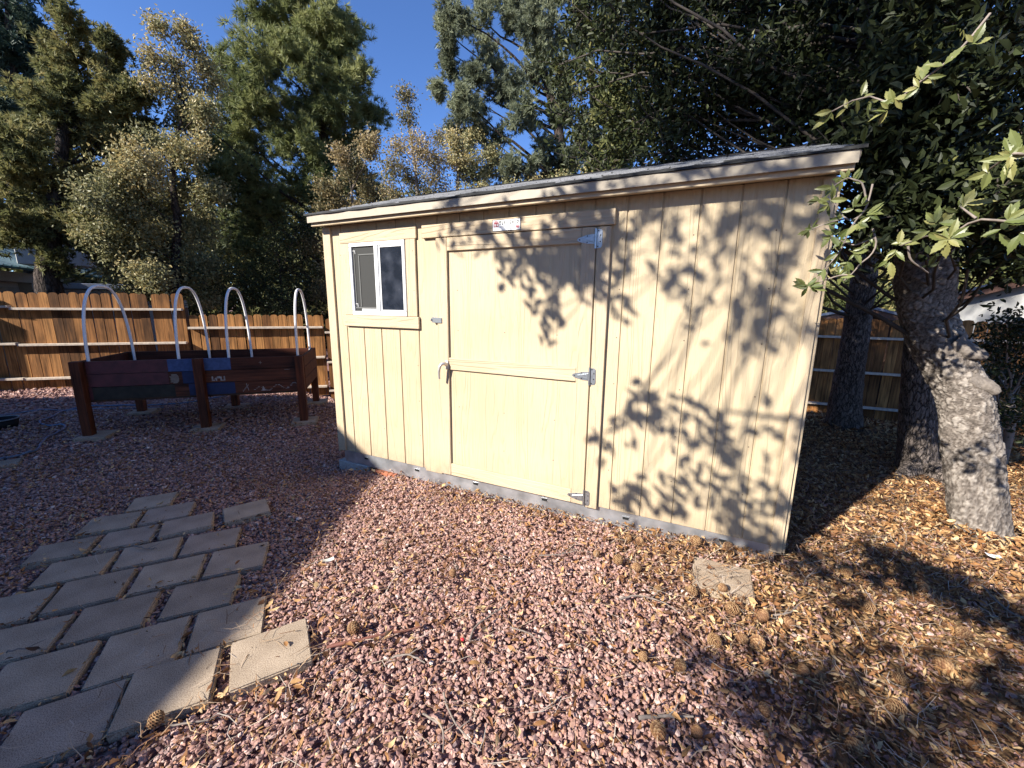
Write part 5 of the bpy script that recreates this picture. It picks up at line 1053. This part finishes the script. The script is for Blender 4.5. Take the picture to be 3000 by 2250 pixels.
for (u, v, r, ns, nt) in ((2420,2060,.24,8,6),(2250,2130,.2,7,6),(2600,2170,.26,9,6),(2780,2210,.26,9,6),(2970,2060,.26,10,7),(2500,2240,.22,8,6),(2120,2040,.13,5,5),(2300,2000,.14,5,5),(2940,1950,.15,6,5),(2560,1625,.14,7,6),(2660,1680,.13,8,7),(2770,1715,.13,8,7),(2870,1760,.13,8,7),(2980,1815,.14,8,7),(2440,1650,.13,6,5),(2330,1650,.1,4,5),(2430,1740,.11,4,4),(2760,1990,.11,4,4),(2560,1930,.09,3,4),(1980,2170,.1,4,4),(2060,1920,.07,3,3)): shade(u, v, random.uniform(4.6, 6.0), r, ns, nt, False)
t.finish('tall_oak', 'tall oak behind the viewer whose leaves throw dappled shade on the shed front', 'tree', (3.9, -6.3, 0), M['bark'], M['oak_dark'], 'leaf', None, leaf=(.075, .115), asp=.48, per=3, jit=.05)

# ================================================================== BUILDINGS
# neighbour's house behind the tall fence (beige, ribbed teal metal roof)
A = at(-60, 772, 14.); q = at(545, 845, 25.); zE = A[2]
Qd = ray(545, 845); s_ = (zE-CAM[2])/Qd[2]; Qp = CAM+Qd*s_
hu = unit((Qp-A)*np.array([1, 1, 0])); hn = np.array([-hu[1], hu[0], 0]); hn = hn if hn @ (A-CAM) > 0 else -hn; HL = min(np.linalg.norm((Qp-A)[:2]), 22.)
hs = root('neighbour_house', (A[0]+hu[0]*HL/2, A[1]+hu[1]*HL/2, gz(*A[:2])), 'beige neighbour house with a ribbed teal metal roof beyond the tall fence', 'house')
A0 = A-hu*3; HL += 3; mx = Matrix(((hu[0], hn[0], 0, A0[0]), (hu[1], hn[1], 0, A0[1]), (0, 0, 1, 0), (0, 0, 0, 1)))
box('house_wall', (0, HL-.3, .55, 6, -.3, zE-.05), M['wall_beige'], hs, 0, mx)
box('eave_beam', (0, HL-.3, .30, .549, zE-.30, zE-.06), M['wall_beige'], hs, .004, mx)
for x in (3.3, 5.6, 8.2): box('porch_column', (x, x+.34, .30, .548, -.3, zE-.305), M['wall_beige'], hs, .004, mx)
box('garage_door', (3.75, 5.5, .52, .548, -.3, zE-.42), plain('garage_door_paint', (.27, .235, .18), .8, var=.12, vs=6), hs, 0, mx)
rl = [(0, HL, 0, .002, 0, .04)]; RW = 4.2; rp = math.atan(.42)
mr_ = mx @ Matrix.Translation((0, -.05, zE-.03)) @ Matrix.Rotation(rp, 4, 'X')
rfo = box('metal_roof', (0, HL, 0, RW, 0, .05), M['teal'], hs, .003, mr_)
box('roof_ribs', [(x, x+.035, .004, RW-.01, .0505, .085) for x in np.arange(.1, HL-.1, .32)], plain('roof_rib_metal', (.30, .40, .42), .35, .4, var=.08), rfo, .003, mr_)
# white gable piece above the roof
p = at(45, 660, 15.5); dn_ = unit(np.array([.475, .88, 0])); du_ = np.array([dn_[1], -dn_[0], 0]); mx2 = Matrix(((du_[0], dn_[0], 0, p[0]), (du_[1], dn_[1], 0, p[1]), (0, 0, 1, p[2]), (0, 0, 0, 1)))
box('dormer', (-.42, .42, 0, 1.2, -.9, .16), M['wall_white'], hs, .01, mx2)
# blue grey low roof with white wall further right behind the oak
p = at(520, 842, 17.); sh = root('white_outbuilding', (p[0], p[1], gz(p[0], p[1])), 'white outbuilding with a blue grey roof edge glimpsed behind the second hoop', 'shed')
mx3 = Matrix(((hu[0], hn[0], 0, p[0]), (hu[1], hn[1], 0, p[1]), (0, 0, 1, p[2]), (0, 0, 0, 1)))
box('outbuilding_wall', (-.75, 1.1, 0, 2.4, -3, -.13), M['wall_white'], sh, .01, mx3); box('outbuilding_roof', (-1.0, 1.3, -.3, 2.7, -.12, .03), M['blue_edge'], sh, .01, mx3)
# right: outbuilding with a low gable behind the back fence
def gable_building(name, label, apex, eL, eR, d, wallm, depth_=4.0, below=2.5, fasc=.12):
    Pa, Pl, Pr = [at(u, v, dd) for (u, v, dd) in (apex, eL, eR)]; r = root(name, (Pa[0], Pa[1], gz(Pa[0], Pa[1])), label, 'building')
    back = unit((Pa-CAM)*np.array([1, 1, 0]))*depth_; bm = bmesh.new()
    def slab(a, b_, t0, t1, grow):
        V_ = []
        for off in (np.zeros(3)-unit(back)*grow, back):
            for P_ in (a, b_): V_.append(bm.verts.new(P_+off+np.array([0, 0, t0]))); V_.append(bm.verts.new(P_+off+np.array([0, 0, t1])))
        for f in ((0, 1, 3, 2), (4, 6, 7, 5), (0, 4, 5, 1), (2, 3, 7, 6), (0, 2, 6, 4), (1, 5, 7, 3)): bm.faces.new([V_[k] for k in f])
    slab(Pl, Pa, 0, .05, .25); slab(Pa, Pr, 0, .05, .25); bm_obj('metal_roof', bm, M['blue_edge'], r)
    bm = bmesh.new(); slab(Pl, Pa, -fasc, -.003, .2); slab(Pa, Pr, -fasc, -.003, .2); bm_obj('fascia', bm, M['brown_fascia'], r)
    bm = bmesh.new(); V_ = []
    for off in (np.zeros(3), back*.98):
        for P_, dz in ((Pl, -below), (Pr, -below), (Pr, -fasc-.002), (Pa, -fasc-.002), (Pl, -fasc-.002)): V_.append(bm.verts.new(P_+off+np.array([0, 0, dz])))
    bm.faces.new(V_[:5]); bm.faces.new(V_[5:][::-1])
    for k in range(5): bm.faces.new((V_[k], V_[(k+1) % 5], V_[5+(k+1) % 5], V_[5+k]))
    bm_obj('building_wall', bm, wallm, r); return r
gable_building('back_outbuilding', 'low dark timber outbuilding with brown fascia behind the back fence', (2545, 902, 11.2), (2405, 926, 10.6), (2680, 936, 10.8), 11, M['wood_dark'])
gable_building('white_building', 'white walled building with a brown rising roof edge at the right margin', (3140, 784, 10.5), (2770, 872, 11.5), (3300, 830, 10.2), 11, M['wall_white'], below=1.2)
# house behind the camera whose roof edge shades the pavers and the garden bed
hc = np.array([-.865, 3.05, 0])-SUN*(5.0/-SUN[2]); e1 = unit(np.array([-.86, -.515, 0])); e2 = np.array([.5, -.86, 0]); e2 = e2/np.linalg.norm(e2)
hb_ = root('own_house', (hc[0], hc[1], 0), 'beige two storey house standing behind the viewer and shading the pavers', 'house')
def quadbox(name, a, b_, z0f, z1f, mat, grow=0):
    bm = bmesh.new(); V_ = []
    pts = [hc-e1*grow-e2*grow, hc+e1*(a+grow)-e2*grow, hc+e1*(a+grow)+e2*(b_+grow), hc-e1*grow+e2*(b_+grow)]; sl = [0, 0, b_, b_]
    for zf in (z0f, z1f):
        for p_, s in zip(pts, sl): V_.append(bm.verts.new((p_[0], p_[1], zf-(.074*s if zf > 1 else 0))))
    for f in ((0, 3, 2, 1), (4, 5, 6, 7), (0, 1, 5, 4), (1, 2, 6, 5), (2, 3, 7, 6), (3, 0, 4, 7)): bm.faces.new([V_[k] for k in f])
    return bm_obj(name, bm, mat, hb_)
quadbox('house_wall', 11, 11, 0, 4.85, M['wall_beige'], -.35); quadbox('house_roof', 11, 11, 4.86, 5.0, M['brown_fascia'], 0)

# ================================================================== SKY, SUN, CAMERA
w = bpy.data.worlds.new('World'); scene.world = w; w.use_nodes = True; nt = w.node_tree; bg = nt.nodes['Background']
sky = nt.nodes.new('ShaderNodeTexSky'); sky.sky_type = 'NISHITA'; sky.sun_disc = False; el = math.asin(-SUN[2]); rotz = math.atan2(-SUN[0], -SUN[1])
sky.sun_elevation = el; sky.sun_rotation = rotz; sky.altitude = 1500; sky.air_density = 1.0; sky.dust_density = .1; sky.ozone_density = 4.0
mxs = nt.nodes.new('ShaderNodeMix'); mxs.data_type = 'RGBA'; mxs.blend_type = 'MULTIPLY'; mxs.inputs['Factor'].default_value = 1; mxs.inputs['B'].default_value = (.93, 1.12, 1.46, 1)
nt.links.new(sky.outputs[0], mxs.inputs['A']); nt.links.new(mxs.outputs['Result'], bg.inputs[0]); bg.inputs[1].default_value = .064
sd = bpy.data.lights.new('sun', 'SUN'); sd.energy = 5.0; sd.angle = R(.53); sd.color = (1, .95, .86); so_ = bpy.data.objects.new('sun', sd); COL.objects.link(so_)
so_.rotation_euler = Vector(SUN).to_track_quat('-Z', 'Y').to_euler(); so_.location = (-6, -12, 12)
cam = bpy.data.cameras.new('camera'); cam.sensor_width = 36; cam.lens = F*36/3000; cam.clip_end = 2000; cam.clip_start = .05; co = bpy.data.objects.new('camera', cam); COL.objects.link(co)
mw = Matrix.Identity(4)
for i in range(3): mw[i][0] = RM[0][i]; mw[i][1] = -RM[1][i]; mw[i][2] = -RM[2][i]; mw[i][3] = CAM[i]
co.matrix_world = mw; scene.camera = co
vs = scene.view_settings; vs.view_transform = 'Standard'; vs.look = 'None'; vs.exposure = 1.32; vs.gamma = 1
scene.cycles.max_bounces = 6; scene.cycles.diffuse_bounces = 2; scene.cycles.transparent_max_bounces = 4
print('stones', NST, 'leaves', NLF, 'tris', sum(len(o.data.polygons) for o in scene.objects if o.type == 'MESH'))
